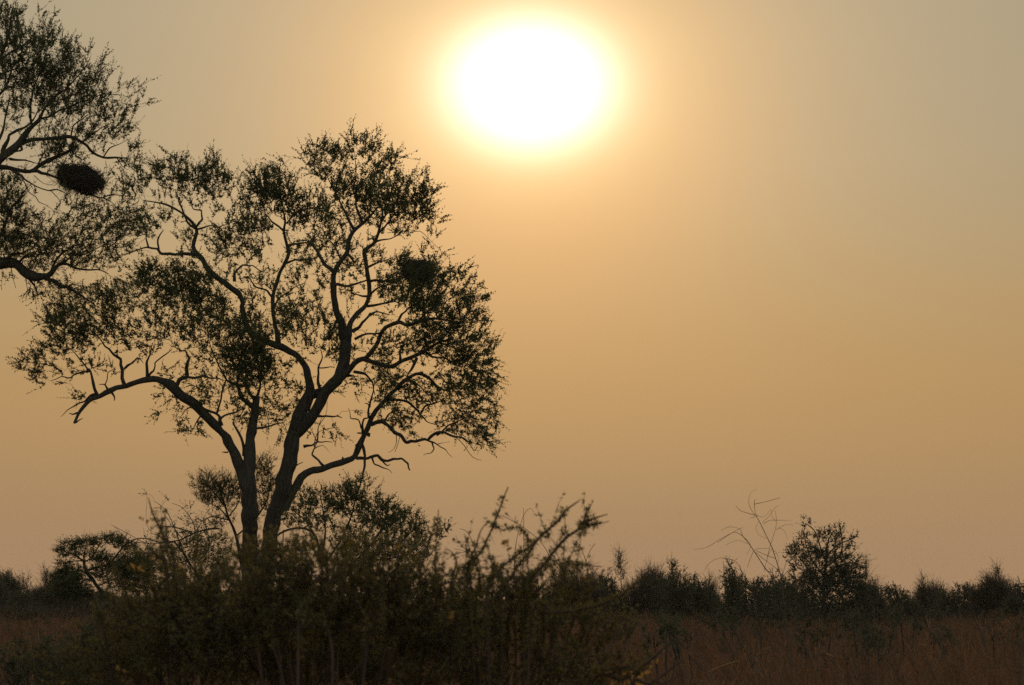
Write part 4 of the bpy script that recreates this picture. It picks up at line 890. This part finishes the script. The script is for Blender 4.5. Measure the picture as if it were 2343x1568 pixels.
sapling('dark many-branched bare sapling at the bottom right corner', 38, 'j', ['!2300,1560,14 2300,1300,12 2300,1150,11 2295,1050,10 2290,970,6', '2300,1200,7 2230,1190,5 2130,1160,4 2080,1140,2', '2300,1290,7 2200,1270,5 2100,1250,3', '2295,1060,6 2250,960,4 2240,860,3', '2298,1120,6 2340,1080,4', '2300,1350,7 2220,1340,5 2150,1290,3 2120,1230,2', '2290,1000,5 2230,1030,3 2190,1080,2'], 94)
sapling('straight thin bare sapling in the grass under the dense tufted bush', 44, 'j', ['!1480,1560,9 1440,1320,8 1400,1100,7 1380,1000,6 1340,860,4 1330,780,2', '1400,1100,4 1380,960,3 1440,850,2', '1440,1320,4 1390,1250,3 1350,1200,2', '1380,1000,3 1300,960,2 1250,940,1.5'], 95)
sapling('bare sapling leaning left, left of the straight one in the right grass', 42, 'j', ['!1380,1560,9 1320,1420,8 1250,1280,6 1200,1180,3', '1320,1420,4 1330,1320,2', '1250,1280,3 1270,1200,1.6'], 96)
sapling('thin bare sapling crossing the grass below the bare branching bush', 48, 'j', ['!2020,1560,9 1960,1340,8 1920,1150,7 1890,1000,6 1840,860,5 1790,760,4 1760,640,2', '1920,1150,4 1890,1080,2', '1890,1000,4 1930,900,3 1930,820,2', '1840,860,3 1720,780,2.5 1650,720,1.5'], 97)
sapling('short bare sapling below the lone green bush in the right grass', 40, 'j', ['!970,1560,8 920,1450,7 860,1330,6 800,1220,3', '920,1450,4 930,1360,2', '860,1330,3 830,1320,2 800,1300,1.4'], 98)
sapling('thin upright bare sapling left of the lone green bush', 43, 'h', ['!245,1620,6 240,1420,5 230,1250,4 215,1150,2', '240,1420,3 190,1300,2 160,1200,1.4'], 99)
sapling('fine upright sapling at the left end of the open right grass', 46, 'h', ['!25,1620,6 20,1450,5 15,1300,4 5,1180,2', '20,1450,3 60,1340,2 80,1230,1.3'], 100)
o = thing('broken_stalk', 'pale orange broken grass stalk lying aslant in the mid grass', 'stalk', at(*topx('i', 1430, 1380), 22.0))
mbk = MB()
q = smooth_path(parse_path('i', '1270,1432,4 1360,1390,4 1440,1360,3.5 1530,1335,3 1590,1315,2'), 6)
tubes(mbk, at(q[:, 0], q[:, 1], 22.0 + np.linspace(0, .3, len(q))) - np.array(o.location), q[:, 2] * 22 / FPX, 5, True)
mbk.build('stem', mat('straw', (.32, .17, .08), (.42, .25, .12), 5, .7, .25, tcol=(.4, .2, .08)), o)

def far_scrub():
    rng = np.random.default_rng(5)
    n = 900
    Y = rng.uniform(230, 700, n); x = rng.uniform(-1, 1, n) * (Y * .2 + 15)
    h = rng.uniform(.8, 2.1, n) * (.75 + .3 * np.sin(x * .07 + Y * .013))
    # taller scrub to the sides of the view and behind the thorn bushes
    n2 = 330
    rt = np.where(rng.random(n2) < .5, rng.uniform(-.118, .012, n2), rng.choice([-1, 1], n2) * rng.uniform(.185, .42, n2))
    Y2 = rng.uniform(130, 260, n2)
    x = np.r_[x, rt * Y2]; Y = np.r_[Y, Y2]; h = np.r_[h, rng.uniform(2.0, 3.3, n2)]; n += n2
    w = h * rng.uniform(.5, 1.0, n)
    k = 130
    d = unit(rng.normal(size=(n, k, 3))) * np.cbrt(rng.random((n, k, 1)))
    p = np.stack([x, Y, h * .5], -1)[:, None] + d * np.stack([w, w, h * .55], -1)[:, None]
    p = p.reshape(-1, 3); p[:, 2] = np.maximum(p[:, 2], .02)
    mb = MB(); L = rng.uniform(.18, .42, len(p))
    leaves(mb, p, unit(rng.normal(size=p.shape) + np.array([0, 0, .8])), L, L * .5, rng)
    o = mb.build('distant_scrub', DRYLEAF); o['kind'] = 'stuff'; o['label'] = 'far-off line of low scrub along the horizon'
far_scrub()

# ------------------------------------------------------------------ dry grass
def grass():
    rng = np.random.default_rng(77)
    mb = MB()
    n_t = 20000
    # more tufts close by: distance drawn so that tufts spread evenly over the picture rows
    d = 19 * (240 / 19) ** (rng.random(n_t) ** .8)
    d[n_t * 2 // 3:] = rng.uniform(55, 118, n_t - n_t * 2 // 3)
    half = d * (1171 + 330) / FPX
    x = rng.uniform(-1, 1, n_t) * half
    keep = np.sin(x * 1.1 + np.sin(d * .35) * 2) * np.sin(d * .42 + np.sin(x * .7) * 2) > rng.uniform(-1.3, .25, n_t)
    x, d = x[keep], d[keep]; n_t = len(x)
    nb = 20
    h = rng.uniform(1.5, 2.1, n_t) * (.93 + .12 * np.sin(x * .45 + d * .13) * np.sin(d * .21 + 1))
    h = np.clip(h, .8, 2.12)
    base = np.stack([x, d, np.zeros(n_t)], -1)
    B_ = np.repeat(base, nb, 0); H = np.repeat(h, nb) * rng.uniform(.72, 1.1, n_t * nb)
    dist = np.repeat(d, nb)
    B_ = B_ + rng.normal(size=B_.shape) * np.array([1, 1, 0]) * (.10 + .0022 * dist)[:, None]
    a = rng.uniform(0, 6.283, len(B_)); lean = rng.uniform(.05, .45, len(B_)) * H
    dirv = np.stack([np.cos(a), np.sin(a), 0 * a], -1)
    t = np.array([0, .4, .75, 1.0])
    P_ = B_[:, None] + dirv[:, None] * (lean[:, None] * t[None] ** 2)[..., None] + np.array([0, 0, 1.0]) * (H[:, None] * (t[None] - .12 * t[None] ** 3))[..., None]
    sidev = np.stack([np.cos(a + 1.3), np.sin(a + 1.3), 0 * a], -1)
    w = (rng.uniform(.0022, .0050, len(B_)) * (1 + dist / 45))[:, None] * np.array([1, .9, .6, .12])[None]
    v = np.stack([P_ - sidev[:, None] * w[..., None], P_ + sidev[:, None] * w[..., None]], 2)
    m = len(B_)
    i = np.arange(m * 8).reshape(m, 4, 2)
    mb.add(v.reshape(-1, 3), np.stack([i[:, :-1, 0], i[:, :-1, 1], i[:, 1:, 1], i[:, 1:, 0]], -1).reshape(-1, 4))
    sel = rng.random(m) < .22
    tip = P_[sel, 3]; ax = unit(P_[sel, 3] - P_[sel, 2]); q = len(tip); ds = dist[sel]
    for _ in range(3):
        leaves(mb, tip - ax * rng.uniform(0, .12, (q, 1)), unit(ax + rng.normal(size=(q, 3)) * .35), rng.uniform(.06, .14, q), rng.uniform(.006, .011, q) * (1 + ds / 60), rng)
    o = mb.build('dry_grass', GRASS); o['kind'] = 'stuff'
    o['label'] = 'tall reddish-brown dry grass covering the field'
grass()
def weeds():
    rng = np.random.default_rng(78)
    n = 2400
    d = 18 * (150 / 18) ** (rng.random(n) ** .8)
    x = rng.uniform(-1, 1, n) * d * 1260 / FPX
    H = rng.uniform(1.0, 2.1, n)
    b = np.stack([x, d, 0 * d], -1)
    lean = rng.normal(size=(n, 3)) * .28 * np.array([1, 1, 0]) + np.array([-.08, 0, 0])
    tt = np.linspace(0, 1, 6)
    kink = rng.normal(size=(n, 6, 3)) * np.array([.03, .03, .01]); kink[:, 0] = 0
    P_ = b[:, None] + np.array([0, 0, 1.0]) * (H[:, None] * tt)[..., None] + lean[:, None] * (H[:, None] * tt ** 1.6)[..., None] + kink
    mb = MB(); r = (.0036 + .00008 * d)[:, None] * np.linspace(1, .35, 6)[None]
    tubes(mb, P_, r, 3)
    for k in (2, 3, 3, 4, 4, 5):
        a = P_[:, k]; dv = unit(rng.normal(size=(n, 3)) * np.array([1, 1, .3]) + np.array([0, 0, .8])); L = rng.uniform(.12, .42, n)[:, None]
        m_ = rng.random(n) < .75
        Q = np.stack([a, a + dv * L * .5 + rng.normal(size=(n, 3)) * .02, a + dv * L + np.array([0, 0, .05])], 1)[m_]
        tubes(mb, Q, (r[:, k] * .7)[m_][:, None] * np.array([[1, .7, .4]]), 3)
    o = mb.build('dead_weeds', TWIG); o['kind'] = 'stuff'
    o['label'] = 'thin dark dead weed stems standing all through the grass'
weeds()

# ------------------------------------------------------------------ dusty air
def haze():
    x0, x1, y0, y1, z0, z1 = -260, 260, -40, 760, -1.2, 16.5
    v = [(x, y, z) for z in (z0, z1) for y in (y0, y1) for x in (x0, x1)]
    f = [(0, 2, 3, 1), (4, 5, 7, 6), (0, 1, 5, 4), (2, 6, 7, 3), (0, 4, 6, 2), (1, 3, 7, 5)]
    m = bpy.data.materials.new('dusty_air'); m.use_nodes = True
    t = m.node_tree; t.nodes.clear()
    out = t.nodes.new('ShaderNodeOutputMaterial'); pv = t.nodes.new('ShaderNodeVolumePrincipled')
    pv.inputs['Color'].default_value = (.95, .88, .78, 1)
    pv.inputs['Density'].default_value = .00013
    pv.inputs['Anisotropy'].default_value = .4
    t.links.new(pv.outputs[0], out.inputs['Volume'])
    mb = MB(); mb.add(v, f)
    o = mb.build('haze', m); o['kind'] = 'stuff'; o['label'] = 'thin warm dust haze hanging over the savanna'
haze()
